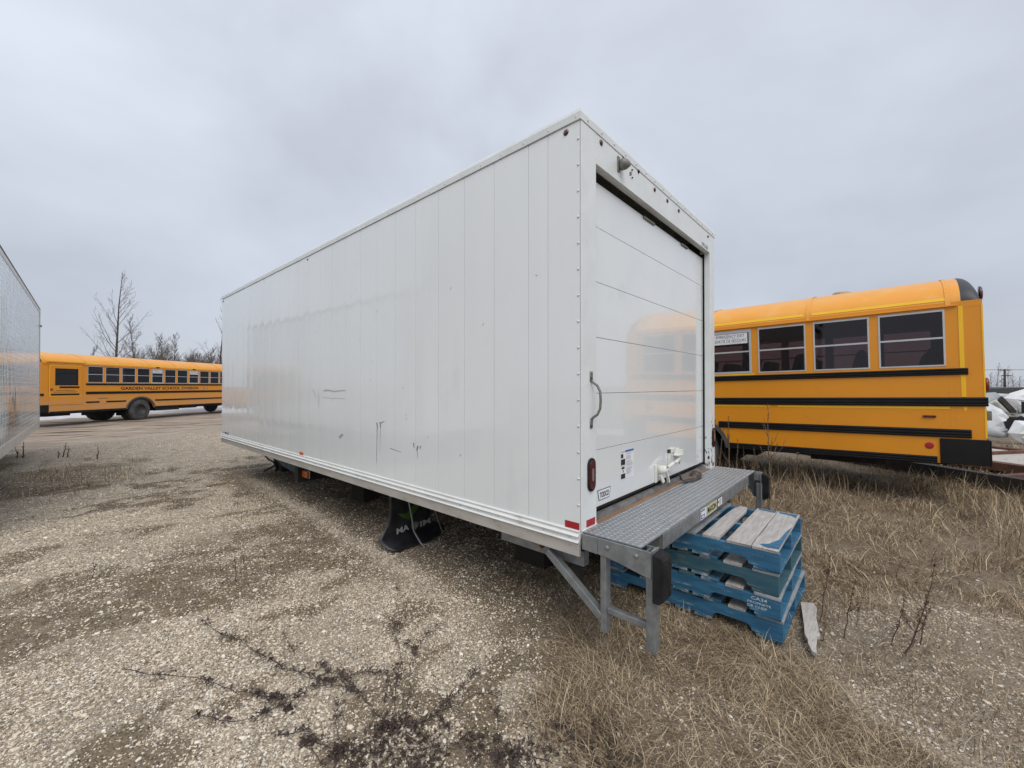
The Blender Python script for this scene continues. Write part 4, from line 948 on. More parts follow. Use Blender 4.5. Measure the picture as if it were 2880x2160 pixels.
# near bus: rear left lower corner at (5.256, -2.226)
yaw = R_(88.77)
Rb.rotation_euler = (0, R_(1.15), yaw)
fx, fy = math.cos(yaw), math.sin(yaw); Rb.location = (5.256+fy*RW, -2.226-fx*RW, 0.0)
bus(Rb, bus_y, 1, .308, 11, 3.46, 8.6, {'exit': {3: 1, 8: 1}})
Lbz = thing('school_bus', 'dusty yellow school bus across the yard at left, with a windowed lift door', 'school bus', (0, 0, 0))
yaw2 = R_(36.75); fx, fy = math.cos(yaw2), math.sin(yaw2)
Lbz.rotation_euler = (0, 0, yaw2); Lbz.location = (-2.36-fy*RW, 22.49+fx*RW, -.09)
bus(Lbz, bus_yd, -1, 1.74, 13, 4.03, 11.4, {'exit': {4: 1, 7: 1}, 'door': (.37, 1.56)}, base=6.65)
# lift door on the far bus (right side, y = -RW)
Y = -RW
dr = MB().box(.40, 1.535, Y-.016, Y-.0005, .90, 1.68).box(.40, .60, Y-.016, Y-.0005, 1.6805, 2.54).box(1.36, 1.535, Y-.016, Y-.0005, 1.6805, 2.54).box(.6005, 1.3595, Y-.016, Y-.0005, 2.32, 2.54).build('lift_door', bus_yd, Lbz, bevel=.004)
MB().box(.6005, 1.3595, Y-.012, Y-.006, 1.6805, 2.3195).build('door_window', glass_dk, dr)
MB().box(.585, 1.375, Y-.020, Y-.0165, 1.665, 1.695).box(.585, 1.375, Y-.020, Y-.0165, 2.305, 2.335).box(.585, .615, Y-.020, Y-.0165, 1.6955, 2.3045).box(1.345, 1.375, Y-.020, Y-.0165, 1.6955, 2.3045).build('window_gasket', rubber, dr)
MB().box(.30, 1.62, Y-.05, Y-.002, 2.575, 2.61).build('door_canopy', bus_roof, Lbz)
MB().box(.385, .41, Y-.020, Y-.0165, 1.22, 2.46).box(.41, 1.50, Y-.020, Y-.0165, 2.44, 2.462).box(.41, 1.50, Y-.020, Y-.0165, 1.22, 1.24).build('door_tape', tape_y, dr)
MB().box(.73, 1.42, Y-.024, Y-.0165, 1.555, 1.625).box(.45, 1.42, Y-.024, Y-.0165, 1.27, 1.335).build('door_rub_rail', black, dr)
MB().box(.60, 1.25, Y-.0185, Y-.0165, 1.45, 1.475).box(.52, 1.34, Y-.0185, Y-.0165, 1.385, 1.41).build('door_small_print', mat('faded_print', (.25, .13, .02), .6), dr)
MB().lathe([(.06, 0), (.06, .002)], (.47, Y-.0165, 1.50), (0, -1, 0), 18).build('door_round_emblem', MATS['faded_print'], dr)
MB().box(-.02, .22, Y-.02, Y, 1.26, 1.345).build('rub_rail', black, Lbz)
text('bus_lettering', 'GARDEN VALLEY SCHOOL DIVISION', ink, Lbz, (3.09, Y-.001, 1.462), (1, 0, 0), (0, 0, 1), 4.14, .145, bold=.035, spacing=1.02)
wcs = MB().box(7.55, 7.66, Y-.003, Y-.0005, 1.47, 1.58).build('wheelchair_sticker', blue_ink, Lbz)
MB().tube([(7.59, Y-.005, 1.555), (7.59, Y-.005, 1.52), (7.615, Y-.005, 1.515), (7.63, Y-.005, 1.49)], .006, 6).tube([(7.585, Y-.005, 1.53), (7.575, Y-.005, 1.505), (7.595, Y-.005, 1.487), (7.615, Y-.005, 1.495)], .005, 6).build('wheelchair_symbol', paper, wcs)
MB().box(7.78, 7.86, Y-.003, Y-.0005, 1.505, 1.53).build('small_plate', ink, Lbz)
for i in (4, 7):
    x = 1.74+i*.7+.3; MB().box(x-.07, x+.07, Y-.06, Y-.001, 2.535, 2.575).build('exit_lamp', black, Lbz, bevel=.006)
MB().box(2.15, 2.55, Y-.003, Y-.0005, 1.10, 1.118).build('fuel_lettering', ink, Lbz)
def copy_tree(o, parent=None):
    c = o.copy(); col.objects.link(c); c.parent = parent
    for ch in list(o.children): copy_tree(ch, c)
    return c
B3 = copy_tree(Lbz); B3.location = Lbz.location-Vector((fx, fy, 0))*14.3
B3['label'] = 'yellow school bus hidden behind the silver trailer, in line with the far bus'
# snow behind the far bus
mb = MB()
for (sx, sy, l, wd) in ((-6, 29, 5, 1.0), (4.5, 32, 5.5, .8), (9, 31, 6, 1.2), (-1.5, 30, 3, .9)):
    n = 14; R1 = random.Random(int(sx*10)); base = len(mb.v); mb.v.append((sx, sy, .22))
    rings = [(.5, .16), (.8, .08), (1.0, -.10)]
    for rr, zz in rings:
        for j in range(n):
            a = 2*math.pi*j/n; k_ = 1+.18*math.sin(3*a+sx)+.1*math.sin(5*a); u, v = math.cos(a)*l*rr*k_, math.sin(a)*wd*rr*k_
            mb.v.append((sx+u*.8-v*.6, sy+u*.6+v*.8, zz+R1.uniform(-.02, .02)))
    for j in range(n): mb.f.append((base, base+1+j, base+1+(j+1) % n))
    for q in range(2):
        for j in range(n):
            a = base+1+q*n+j; b = base+1+q*n+(j+1) % n; mb.f.append((a, a+n, b+n, b))
o = mb.build('snow_patches', snow_m, None, smooth=True, kind='stuff'); o['label'] = 'patches of old snow beyond the far bus'

# ------------------------------------------------------------------ far right: scrap heap, rusty frame, dark shed roof
def pixpt(px, py, dep):
    d = fwd+rgt*((px-1440)/1160.26)-upv*((py-1080)/1160.26); return CAM+d*dep
JR = random.Random(77)
def shell(name, m, poly, deps, bulge, parent, th=.02):
    # curved sheet: rim at its own depths, centre pushed towards the viewer side
    P = [pixpt(x, y, d) for (x, y), d in zip(poly, deps)]; c = sum(P, Vector())/len(P); nrm = Vector((0, 0, 0))
    for i in range(len(P)): nrm += (P[i]-c).cross(P[(i+1) % len(P)]-c)
    nrm.normalize();
    if nrm.dot(fwd) > 0: nrm = -nrm
    rings = 3; mb = MB(); k = len(P); mb.v.append(tuple(c+nrm*bulge))
    for r in range(1, rings+1):
        f = r/rings; h = bulge*(1-f*f)
        for p in P: mb.v.append(tuple(c+(p-c)*f+nrm*(h+(JR.uniform(-.035, .035) if r < rings and bulge > .1 else 0))))
    for i in range(k): mb.f.append((0, 1+i, 1+(i+1) % k))
    for r in range(rings-1):
        for i in range(k): a = 1+r*k+i; b = 1+r*k+(i+1) % k; mb.f.append((a, a+k, b+k, b))
    o = mb.build(name, m, parent, world=True, smooth=bulge < .1); s = o.modifiers.new('solid', 'SOLIDIFY'); s.thickness = th; s.offset = -1; return o
Z7 = lambda x, y: (2740+.217*x, 1000+.217*y)
scp = thing('scrap_heap', 'heap of crumpled white metal shells lying beyond the bus at the right edge', 'scrap heap', tuple(pixpt(2860, 1245, 11.5)))
D = 11.3
def zs(l): return [Z7(*p) for p in l]
shell('curved_shell', scrapw, zs([(370, 548), (450, 492), (645, 435), (900, 430), (1100, 520), (1100, 800), (645, 750), (560, 742), (470, 660)]), [12.4]*9, .14, scp)
shell('torn_panel', scrapg, zs([(60, 495), (270, 480), (345, 545), (165, 615), (60, 640)]), [12.0, 12.1, 12.0, 11.7, 11.7], .05, scp)
shell('torn_panel', scrapw, zs([(285, 490), (450, 498), (350, 550)]), [12.2]*3, .02, scp)
shell('folded_panel', mat('off_white_sheet', (.60, .60, .56), .6), zs([(150, 612), (300, 562), (470, 742), (400, 750)]), [11.6, 11.7, 11.9, 11.8], .03, scp)
shell('hull_piece', scrapw, zs([(60, 640), (165, 612), (340, 700), (440, 800), (330, 860), (400, 1000), (430, 1015), (300, 1050), (60, 990)]), [11.2]*9, .12, scp)
shell('hull_piece', scrapg, zs([(60, 925), (170, 935), (300, 985), (430, 1012), (430, 1055), (300, 1060), (60, 1020)]), [11.0]*7, .05, scp)
shell('torn_opening', void_m, zs([(318, 825), (350, 795), (420, 787), (590, 800), (560, 850), (440, 1003), (390, 1000), (340, 880)]), [11.35]*8, .0, scp)
shell('hull_piece', scrapw, zs([(520, 843), (430, 1000), (500, 1065), (645, 1145), (900, 1180), (1100, 1000), (800, 860)]), [10.9]*7, .12, scp)
shell('side_sheet', scrapw, zs([(400, 745), (900, 748), (900, 840), (600, 842), (560, 800)]), [11.7]*5, .03, scp)
MB().bar(pixpt(*Z7(330, 552), 11.5), pixpt(*Z7(520, 745), 11.5), .14, .05, up=fwd).build('dark_strut', dark, scp, world=True)
MB().bar(pixpt(*Z7(400, 750), 11.4), pixpt(*Z7(900, 752), 11.4), .04, .03).build('grey_rail', galv, scp, world=True)
shell('torn_opening', void_m, zs([(560, 800), (600, 780), (640, 800), (645, 850), (600, 845)]), [11.2]*5, .0, scp)
shell('torn_panel', scrapg, zs([(560, 665), (645, 650), (700, 740), (560, 742)]), [11.55]*4, .02, scp)
MB().bar(pixpt(*Z7(640, 600), 11.3), pixpt(*Z7(645, 745), 11.3), .06, .06, up=fwd).build('dark_strut', dark, scp, world=True)
# two ends touching the soil
shed = thing('flat_roof_shed', 'low dark flat roof showing behind the white scrap heap', 'shed', tuple(pixpt(2830, 1120, 26)))
a = pixpt(2700, 1099, 26); b = pixpt(2864, 1095, 26)
MB().bar(a, b, 3.0, .28).build('roof_slab', snowdark, shed, world=True)
MB().bar(a-Vector((0, 0, .75)), b-Vector((0, 0, .75)), 2.6, 1.3).build('wall', mat('shed_wall', (.3, .29, .27), .8), shed, world=True)
# rusty deck frame on the ground
fr = thing('steel_deck_frame', 'rusty steel frame with pale decking lying on the ground behind the bus bumper', 'steel frame', (9.5, -3.2, 0))
dv = Vector((-.6, -.8, 0)); nv = Vector((.8, -.6, 0))
def at2(n_, d_, z=0): return nv*n_+dv*d_+Vector((0, 0, z))
for n_, z_, h_, w_, m in ((7.47, .13, .20, .16, dark), (8.9, .16, .14, .2, rust), (11.4, .16, .14, .18, rust)):
    MB().bar(at2(n_, -6.2, z_-.02), at2(n_, 2.5, z_-.02), w_, h_).build('long_beam', m, fr, world=True)
for d_ in (-5.5, -4.0, -2.5, -1.0, .5, 2.0):
    MB().bar(at2(7.56, d_, .12), at2(8.79, d_, .12), .1, .1).build('cross_beam', rust, fr, world=True); MB().bar(at2(9.01, d_, .17), at2(11.3, d_, .17), .1, .1).build('cross_beam', rust, fr, world=True)
dd = [-5.5, -4.0, -2.5, -1.0, .5, 2.0]
for i in range(5):
    q = [at2(9.02, dd[i]+.055), at2(9.02, dd[i+1]-.055), at2(11.29, dd[i+1]-.055), at2(11.29, dd[i]+.055)]
    MB().prism([(p.x, p.y) for p in q], 'z', .12, .165).build('deck_panel', concrete, fr, world=True)

# ------------------------------------------------------------------ trees
def tree(name, label, base, height, spread, seed, group='bare trees beyond the yard', levels=4, dens=1.0, cat='tree', stems=1):
    r = random.Random(seed); t = thing(name, label, cat, tuple(base), group=group)
    trunk = MB(); crown = MB(); lim = [0]
    def br(p, d, ln, rad, lv):
        seg = 4 if lv < 2 else 3; pts = [p]; rr = [rad]; q = p.copy(); dd_ = d.copy()
        for i in range(seg):
            dd_ = (dd_+Vector((r.uniform(-.15, .15), r.uniform(-.15, .15), r.uniform(-.02, .22)))*(1 if lv else .3)).normalized()
            q = q+dd_*ln/seg; pts.append(q.copy()); rr.append(rad*(1-.8*(i+1)/seg) if lv else rad*(1-.9*(i+1)/seg))
        (trunk if lv == 0 else crown).tube(pts, rr, 7 if lv == 0 else (4 if lv == 1 else 3), caps=False)
        if lv >= levels: return
        n = int(({0: 36, 1: 11, 2: 5, 3: 3}[lv])*dens)
        for k in range(n):
            f = (.10+.88*(k+r.random())/n if lv == 0 else .12+.86*(k+r.random())/n); i = min(int(f*seg), seg-1); a = pts[i].lerp(pts[i+1], f*seg-i)
            axis = (pts[i+1]-pts[i]).normalized(); az = r.uniform(0, 2*math.pi)
            perp = axis.orthogonal().normalized(); perp = Matrix.Rotation(az, 3, axis) @ perp
            ang = R_(r.uniform(38, 62)*(1.1-.4*f)) if lv == 0 else R_(r.uniform(25, 48))
            nd = (axis*math.cos(ang)+perp*math.sin(ang)); nd.z += .12; nd.normalize()
            if lv == 0: l2 = height*spread*(1-f*.80)*r.uniform(.4, 1.15)*(.75+.5*min(1, f*4))
            else: l2 = ln*r.uniform(.25, .50)*(1.1-f*.75)
            br(a, nd, l2, max(.0065, rr[i]*.34), lv+1)
    for q_ in range(stems):
        az = 2*math.pi*(q_+r.random())/stems; tl = 0 if stems == 1 else r.uniform(.15, .42)
        br(Vector((math.cos(az)*.1*(stems > 1), math.sin(az)*.1*(stems > 1), -.1)), Vector((math.cos(az)*tl+r.uniform(-.04, .04), math.sin(az)*tl+r.uniform(-.04, .04), 1)).normalized(), height*(1 if q_ == 0 else r.uniform(.65, .95)), height*.0115*(1 if stems == 1 else .8), 0)
    trunk.build('trunk', bark, t, smooth=True); crown.build('crown', twig, t)
    return t
def gbase(px, dep): p = pixpt(px, 1087, dep); return Vector((p.x, p.y, -.05))
def hgt(py, dep): return (1087-py)/1160.26*dep+1.53
TR = [(322, 757, 35, .44, 'bare_tree', 'tallest bare leafless tree rising behind the far school bus', 4, 1.0),
      (388, 885, 35, .50, 'bare_tree', 'smaller bare tree just right of the tallest one behind the bus', 3, 1.3),
      (205, 962, 42, .45, 'bare_tree', 'low bare tree left of the tallest tree, above the bus roof', 3, 1.1),
      (484, 938, 40, .45, 'bare_tree', 'slender bare tree in the middle of the thicket behind the bus', 3, 1.2),
      (616, 846, 33, .42, 'bare_tree', 'tall bare tree half hidden by the far end of the white body', 4, .8),
      (446, 985, 42, .55, 'bare_tree', 'short bushy bare tree left of the slender one in the thicket', 3, 1.1),
      (428, 950, 37, .5, 'bare_tree', 'bare tree leaning out beside the smaller tree behind the bus', 3, 1.0),
      (540, 962, 40, .5, 'bare_tree', 'bare tree over the row of bus windows near the exit stickers', 3, 1.2),
      (585, 978, 40, .55, 'bare_tree', 'low bare tree next to the corner of the white body', 3, 1.2),
      (512, 985, 44, .6, 'bare_tree', 'low twiggy bare tree at the back of the thicket', 3, 1.2),
      (565, 990, 36, .6, 'bare_tree', 'shrubby bare tree in front of the thicket by the white body', 3, 1.2),
      (463, 970, 45, .5, 'bare_tree', 'faint bare tree at the back, left part of the thicket', 3, 1.0), (502, 968, 45, .5, 'bare_tree', 'faint bare tree at the back, just right of the slender one', 3, 1.0),
      (527, 990, 38, .6, 'bare_tree', 'low shrubby bare tree above the second exit window of the bus', 3, 1.1), (600, 985, 44, .5, 'bare_tree', 'faint bare tree at the back beside the white body', 3, 1.0), (350, 995, 44, .55, 'bare_tree', 'small bare tree half hidden behind the tallest one', 3, 1.0)]
for i, (px_, py_, dp, spd, nm, lab_, lv, dn) in enumerate(TR):
    b_ = gbase(px_, dp); tree(nm, lab_, b_, hgt(py_, dp), spd*(.85 if i == 0 else .8), 100+i, levels=4 if i in (0, 1, 4, 6) else 3, dens=dn*(.80 if i == 0 else .85 if i in (1, 4) else 1), stems=1 if i in (0, 3, 4) else (2 if i == 1 else 4))
SH = [(412, 'first'), (436, 'second'), (474, 'third'), (498, 'fourth'), (536, 'fifth'), (556, 'sixth'), (575, 'seventh'), (606, 'eighth')]
for i, (px_, w_) in enumerate(SH):
    tree('bare_shrub', 'low bare shrub just showing over the far bus roof, %s from the left' % w_, gbase(px_, 41), hgt(984+(i*37 % 13), 41), .5, 500+i, group='low bare shrubs over the bus roof', levels=3, dens=.9, stems=5, cat='shrub')
TR2 = [(2803, 1020, 'thin bare tree left of the utility pole beyond the scrap heap'), (2835, 1030, 'thin bare tree just right of the utility pole'), (2786, 1045, 'small bare tree nearest the bus tail lamp beyond the scrap'), (2851, 1048, 'small bare tree between pole and right picture edge'), (2868, 1055, 'small bare tree closest to the right picture edge'), (2815, 1052, 'small bare tree at the foot of the utility pole'), (2890, 1040, 'bare tree cut by the right picture edge')]
for i, (px_, py_, lab_) in enumerate(TR2): tree('bare_tree', lab_, gbase(px_, 60), hgt(py_, 60), .33, 300+i, group='thin trees behind the scrap heap', levels=3, dens=.8)
pb_ = gbase(2826, 58); up_ = thing('utility_pole', 'wooden utility pole with crossarm beyond the scrap heap at right', 'utility pole', tuple(pb_)); hp = hgt(1037, 58)
MB().tube([(0, 0, -.2), (0, 0, hp)], [.16, .11], 8).build('pole', polem, up_, smooth=True)
MB().bar(-rgt*.75+Vector((0, 0, hp-.15)), rgt*.75+Vector((0, 0, hp-.15)), .12, .12).bar(-rgt*.4+Vector((0, 0, hp-.9)), rgt*.9+Vector((0, 0, hp-.9)), .1, .12).build('crossarm', polem, up_)
wr = MB()
for off in (-.7, .7):
    a = pb_+Vector((0, 0, hp-.08))+rgt*off; wr.tube([a-rgt*40+Vector((0, 0, .3)), a-rgt*20+Vector((0, 0, -.3)), a, a+rgt*20+Vector((0, 0, -.3)), a+rgt*40+Vector((0, 0, .3))], .02, 4)
tag(wr.build('power_line', polem, None), 'thin overhead wires running from the utility pole', 'wire')

# ------------------------------------------------------------------ dead vines in the foreground
def gp(px, py, h=.012):
    d = fwd+rgt*((px-1440)/1160.26)-upv*((py-1080)/1160.26); t_ = -CAM.z/d.z; p = CAM+d*t_; p.z = gz1(p.x, p.y)+h; return p
A = lambda x, y: (700+.4521*x, 1600+.4521*y); A1 = lambda x, y: (.5184*x, 1300+.5184*y)
VL = [[A(900, 1000), A(845, 985), A(760, 880), A(650, 770), A(540, 740), A(430, 745), A(330, 780)], [A(650, 770), A(620, 720), A(560, 655)], [A(480, 725), A(380, 670), A(240, 640), A(110, 560)],
      [A(920, 1000), A(905, 900), A(935, 640), A(945, 540), A(920, 430), A(905, 340), A(925, 130)], [A(975, 960), A(1000, 700), A(1005, 600), A(1050, 500), A(1130, 390), A(1230, 345)], [A(1040, 510), A(950, 470)],
      [A(980, 1010), A(1050, 990), A(1150, 930), A(1250, 830), A(1340, 740), A(1400, 650)], [A(1140, 930), A(1300, 850), A(1420, 780), A(1540, 800)], [A(800, 1180), A(640, 1160), A(500, 1120), A(380, 1080), A(370, 930), A(300, 870)],
      [A(600, 1150), A(540, 990), A(555, 830)], [A(470, 1239), A(390, 1120)], [A(640, 700), A(660, 660), A(850, 665)], [A(840, 900), A(860, 660)], [A(1030, 980), A(1120, 1110), A(1280, 1130)],
      [A(330, 780), A(200, 830), A(100, 800), A(0, 780)], [A(330, 800), A(200, 860), A(60, 940), A(0, 970)], [A(520, 740), A(480, 640), A(440, 600)],
      [A1(1110, 870), A1(1210, 945), A1(1300, 970), A1(1400, 1040), A1(1450, 1065), A1(1550, 1130), A1(1700, 1190), A1(1800, 1200)], [A1(660, 1130), A1(860, 1160), A1(1100, 1180), A1(1160, 1220), A1(1280, 1255), A1(1420, 1280), A1(1520, 1290)],
      [A1(1080, 1380), A1(1230, 1420), A1(1390, 1410), A1(1560, 1270)], [A1(1540, 930), A1(1600, 1050)], [A1(1520, 1480), A1(1670, 1470)]]
VR = [[A(1900, 1239), A(1700, 1180), A(1540, 1150), A(1400, 1190)], [A(1560, 1239), A(1545, 1000), A(1550, 830)], [A(1230, 1180), A(1240, 1010), A(1210, 960)], [A(2050, 1100), A(1950, 1000), A(1880, 960)], [A(1650, 1239), A(1600, 1100), A(1500, 1050)]]
def leafcl(mb, c, n, rad, r, s=.011):
    for _ in range(n):
        p = c+Vector((r.gauss(0, rad), r.gauss(0, rad), abs(r.gauss(0, min(rad*.4, .007)))+.003)); a = r.uniform(0, 6.28); ti = r.uniform(-.9, .9)
        u = Vector((math.cos(a), math.sin(a), ti)).normalized(); v = u.cross(Vector((r.uniform(-.6, .6), r.uniform(-.6, .6), 1))).normalized(); l = s*r.uniform(.6, 1.5); ww_ = l*.38
        cur = Vector((0, 0, l*.3))
        n0 = len(mb.v); mb.v += [tuple(p-u*l), tuple(p+v*ww_+cur), tuple(p+u*l), tuple(p-v*ww_+cur)]; mb.f += [(n0, n0+1, n0+2), (n0, n0+2, n0+3)]
def vine(label, lines, masses, seed):
    r = random.Random(seed); c0 = gp(*masses[0][0]); t = thing('creeping_weed', label, 'weed', tuple(c0)); st = MB(); lf = MB()
    for ln in lines:
        P = [gp(x, y, .010+r.uniform(0, .012)) for x, y in ln]; Q = []
        for i in range(len(P)-1):
            for k in range(4):
                f = k/4; q = P[i].lerp(P[i+1], f); q += Vector((r.uniform(-1, 1), r.uniform(-1, 1), r.uniform(-.2, .8)))*.006; Q.append(q)
        Q.append(P[-1]); st.tube(Q, [.0019-.0010*i/len(Q) for i in range(len(Q))], 4, caps=False)
        for q in Q:
            if r.random() < .40: leafcl(lf, q, r.randint(8, 22), .009+.008*r.random(), r, .009)
    for (pt, n, rad) in masses: leafcl(lf, gp(*pt, .0), n, rad, r, .0125)
    st.build('stem', vine_m, t, world=True); lf.build('leaves', leaf_m, t, world=True, kind='stuff')
vine('dead dark creeping weed with long trailing runners on the centre foreground gravel', VL, [(A(930, 1090), 150, .085), (A(920, 960), 80, .04), (A(1040, 1110), 60, .07), (A(760, 1200), 80, .07), (A(560, 1140), 50, .022), (A(370, 1070), 50, .015), (A(1100, 1210), 90, .05), (A(640, 1210), 60, .05), (A(250, 870), 30, .012), (A(840, 1010), 60, .02)], 5)
vine('dead dark leafy clump at the edge of the foreground grass, right of the sprawling weed', VR, [(A(2060, 1090), 130, .11), (A(1920, 1190), 100, .1), (A(2160, 990), 90, .06), (A(1680, 1215), 120, .06), (A(1400, 1050), 70, .035), (A(2250, 1180), 90, .05)], 6)
# scattered dead leaf litter and small twigs (stuff)
def litter():
    n = 230000; x = rng.uniform(-2.8, 2.6, n); y = rng.uniform(-2.2, 9, n); ML = masks(x, y)
    dx = x-CAM.x; dy = y-CAM.y; f = dx*fwd.x+dy*fwd.y; r_ = dx*rgt.x+dy*rgt.y
    k = (rng.random(n) < np.clip(ML[4]*.9+ML[3]*.15+.04+.35*sm(fbm(x*1.3, y*1.3, 55), .48, .62)*sm(fbm(x*6, y*6, 56), .4, .6)+ML[0]*.5, 0, 1)) & (f > .9) & (np.abs(r_) < f*1.3+.3)
    x = x[k]; y = y[k]; f = f[k]; n = len(x); s_ = .0028*rng.uniform(.5, 1.6, n)*(1+.16*np.maximum(f-1.5, 0)); a = rng.uniform(0, 6.28, n); ti = rng.normal(0, .35, n); c = np.stack([x, y, gz(x, y)+.003+s_*.35], 1)
    u = np.stack([np.cos(a), np.sin(a), ti], 1)*s_[:, None]; v = np.stack([-np.sin(a), np.cos(a), rng.normal(0, .35, n)], 1)*(s_*rng.uniform(.3, .9, n))[:, None]
    V = np.stack([c-u, c+v, c+u, c-v], 1).reshape(-1, 3); me = bpy.data.meshes.new('leaf_litter'); me.vertices.add(4*n); me.vertices.foreach_set('co', V.ravel().astype('f'))
    me.loops.add(4*n); me.loops.foreach_set('vertex_index', np.arange(4*n, dtype='i')); me.polygons.add(n); me.polygons.foreach_set('loop_start', np.arange(0, 4*n, 4, dtype='i')); me.update()
    me.materials.append(mat('litter_brown', (.070, .050, .032), .9, c2=(.035, .026, .018), nscale=20)); o = bpy.data.objects.new('leaf_litter', me); col.objects.link(o); o['kind'] = 'stuff'; o['label'] = 'dark crumbs of dead leaves and soil on the gravel'
    print('litter', n)
litter()
# ------------------------------------------------------------------ upright dry weeds
def stalk(label, base, top, sway, r0, bush, seed, m=weed_m, group='dry weed stalks', seeds=1.0):
    r = random.Random(seed); base = Vector(base); t = thing('weed_stalk', label, 'weed', tuple(base), group=group)
    top = Vector(top); st = MB(); sd_ = MB(); K = 8; P = []
    for i in range(K+1):
        f = i/K; p = base.lerp(top, f)+Vector((sway*math.sin(f*2.6), sway*.5*math.sin(f*3.1), 0))+Vector((r.uniform(-1, 1), r.uniform(-1, 1), 0))*.006; P.append(p)
    st.tube(P, [r0*(1-.75*i/K) for i in range(K+1)], 5, caps=False)
    L_ = (top-base).length
    for k in range(bush):
        f = r.uniform(.05, .75); i = int(f*K); a = P[i]; az = r.uniform(0, 6.28); l = L_*r.uniform(.12, .32); d_ = Vector((math.cos(az)*.6, math.sin(az)*.6, 1)).normalized()
        q = [a, a+d_*l*.5+Vector((math.cos(az), math.sin(az), 0))*l*.1, a+d_*l]; st.tube(q, [r0*.5, r0*.35, r0*.15], 4, caps=False)
        for s_ in range(int(6*seeds)): leafcl(sd_, q[1].lerp(q[2], s_/6), 2, .006, r, .008)
    for i in range(int(60*L_*seeds)):
        f = r.uniform(.35, 1); j = min(int(f*K), K-1); a = P[j].lerp(P[j+1], f*K-j); leafcl(sd_, a, 2, .006, r, .009)
    st.build('stem', m, t, world=True)
    if sd_.v: sd_.build('seed_heads', m, t, world=True, kind='stuff')
def atx(px, py, X):
    d = fwd+rgt*((px-1440)/1160.26)-upv*((py-1080)/1160.26); t_ = (X-CAM.x)/d.x; return CAM+d*t_
B4 = lambda x, y: (2100+.5485*x, 1250+.5485*y); C7 = lambda x, y: (1980+.2652*x, 900+.2652*y)
def stand(label, b, tpx, sway=.01, r0=.004, bush=0, seed=0, **k):
    p = gp(*b, 0); # height of the tip at the same distance
    dist = (p-CAM).dot(fwd); q = pixpt(tpx[0], tpx[1], dist); stalk(label, p, q, sway, r0, bush, seed, **k)
stand('tall brown weed stalk just right of the broken plank', B4(378, 900), B4(436, 560), .01, .0035, 3, 1)
stand('short brown weed stalk at the lower end of the broken plank', B4(390, 1000), B4(408, 900), .005, .003, 1, 2)
stand('brown weed stalk halfway between the plank and the forked weed', B4(500, 980), B4(566, 660), .01, .0035, 2, 3)
stand('leaning pale weed stalk right beside its neighbour near the plank', B4(556, 925), B4(612, 730), .01, .003, 2, 4, m=weed_s)
stand('single curved weed stalk left of the tall dark one', B4(743, 1015), B4(808, 740), -.02, .0035, 1, 5)
stand('tall dark reddish weed, thickest upright stalk on the right', B4(815, 1060), B4(968, 590), -.03, .005, 6, 6)
stand('second dark stalk close behind the thickest weed', B4(885, 1010), B4(935, 770), .0, .004, 3, 7)
def st2(label, b, tpx, X, **k):
    p = atx(*b, X); p.z = gz1(p.x, p.y); q = atx(*tpx, X); stalk(label, p, q, **k)
st2('tall weed with a curved tip in front of the bus rub rails', C7(720, 1500), C7(675, 880), 4.3, sway=.04, r0=.009, bush=16, seed=11, m=weed_s, group='weeds beside the bus wheel')
st2('tall straight weed in front of the bus wheel, nearest the white body', C7(280, 1560), C7(262, 1020), 4.2, sway=.02, r0=.011, bush=4, seed=12, m=weed_s, group='weeds beside the bus wheel')
st2('leaning weed against the edge of the white body post', C7(120, 1520), C7(206, 1150), 4.0, sway=.0, r0=.009, bush=3, seed=13, m=weed_s, group='weeds beside the bus wheel')
st2('shorter weed right of the tall straight one', C7(335, 1560), C7(360, 1270), 4.2, sway=.0, r0=.010, bush=4, seed=14, m=weed_s, group='weeds beside the bus wheel')
st2('bushy weed by the bus mud flap', C7(560, 1560), C7(530, 1360), 4.2, sway=.02, r0=.008, bush=12, seed=15, m=weed_s, group='weeds beside the bus wheel')
st2('thin leaning weed under the bus skirt', C7(960, 1560), C7(1000, 1400), 4.2, sway=.02, r0=.006, bush=10, seed=16, m=weed_s, group='weeds beside the bus wheel')
st2('branched brown weed rising behind the right dock bumper', (2160, 1400), (2172, 1300), 3.3, sway=.01, r0=.008, bush=14, seed=17, m=weed_s, group='weeds beside the bus wheel')
for i, (a, b, lb_) in enumerate([((505, 620), (508, 515), 'short dry stalk standing alone on the pale gravel, nearest of the small stalks'), ((1282, 640), (1268, 515), 'dark dry stalk in the middle of the gravel below the far end of the body'), ((1322, 545), (1305, 478), 'thin dry stalk behind the dark one on the gravel'), ((1623, 530), (1626, 420), 'dry stalk on the gravel right of the dead leaf'), ((1435, 515), (1428, 480), 'tiny dry stalk beside the dead leaf on the gravel'), ((1878, 575), (1862, 495), 'dry stalk on the gravel closest to the mud flap'), ((1195, 585), (1193, 535), 'tiny stub left of the dark dry stalk'), ((1290, 240), (1288, 200), 'tiny dry stub near the shadow edge of the body')]):
    stand(lb_, A1(*a), A1(*b), .004, .0035, 1, 40+i, group='small stalks on the gravel', seeds=.5)
D5 = lambda x, y: (.1808*x, 1200+.1808*y)
for i, (a, b, lb_) in enumerate([((275, 470), (228, 318), 'dark weed stub leaning left beneath the silver trailer rail'), ((358, 470), (355, 235), 'dark upright weed beside the silver trailer rail'), ((970, 470), (1025, 260), 'thin weed leaning right in the verge by the trailer'), ((1045, 470), (1062, 322), 'thick short weed right of the leaning one'), ((1510, 500), (1518, 320), 'thin upright weed at the right end of the trailer verge'), ((905, 480), (905, 380), 'low weed stub between the trailer and the leaning weed')]):
    stand(lb_, D5(*a), D5(*b), .01, .012, 3, 60+i, group='weeds in the verge by the trailer', seeds=.8)

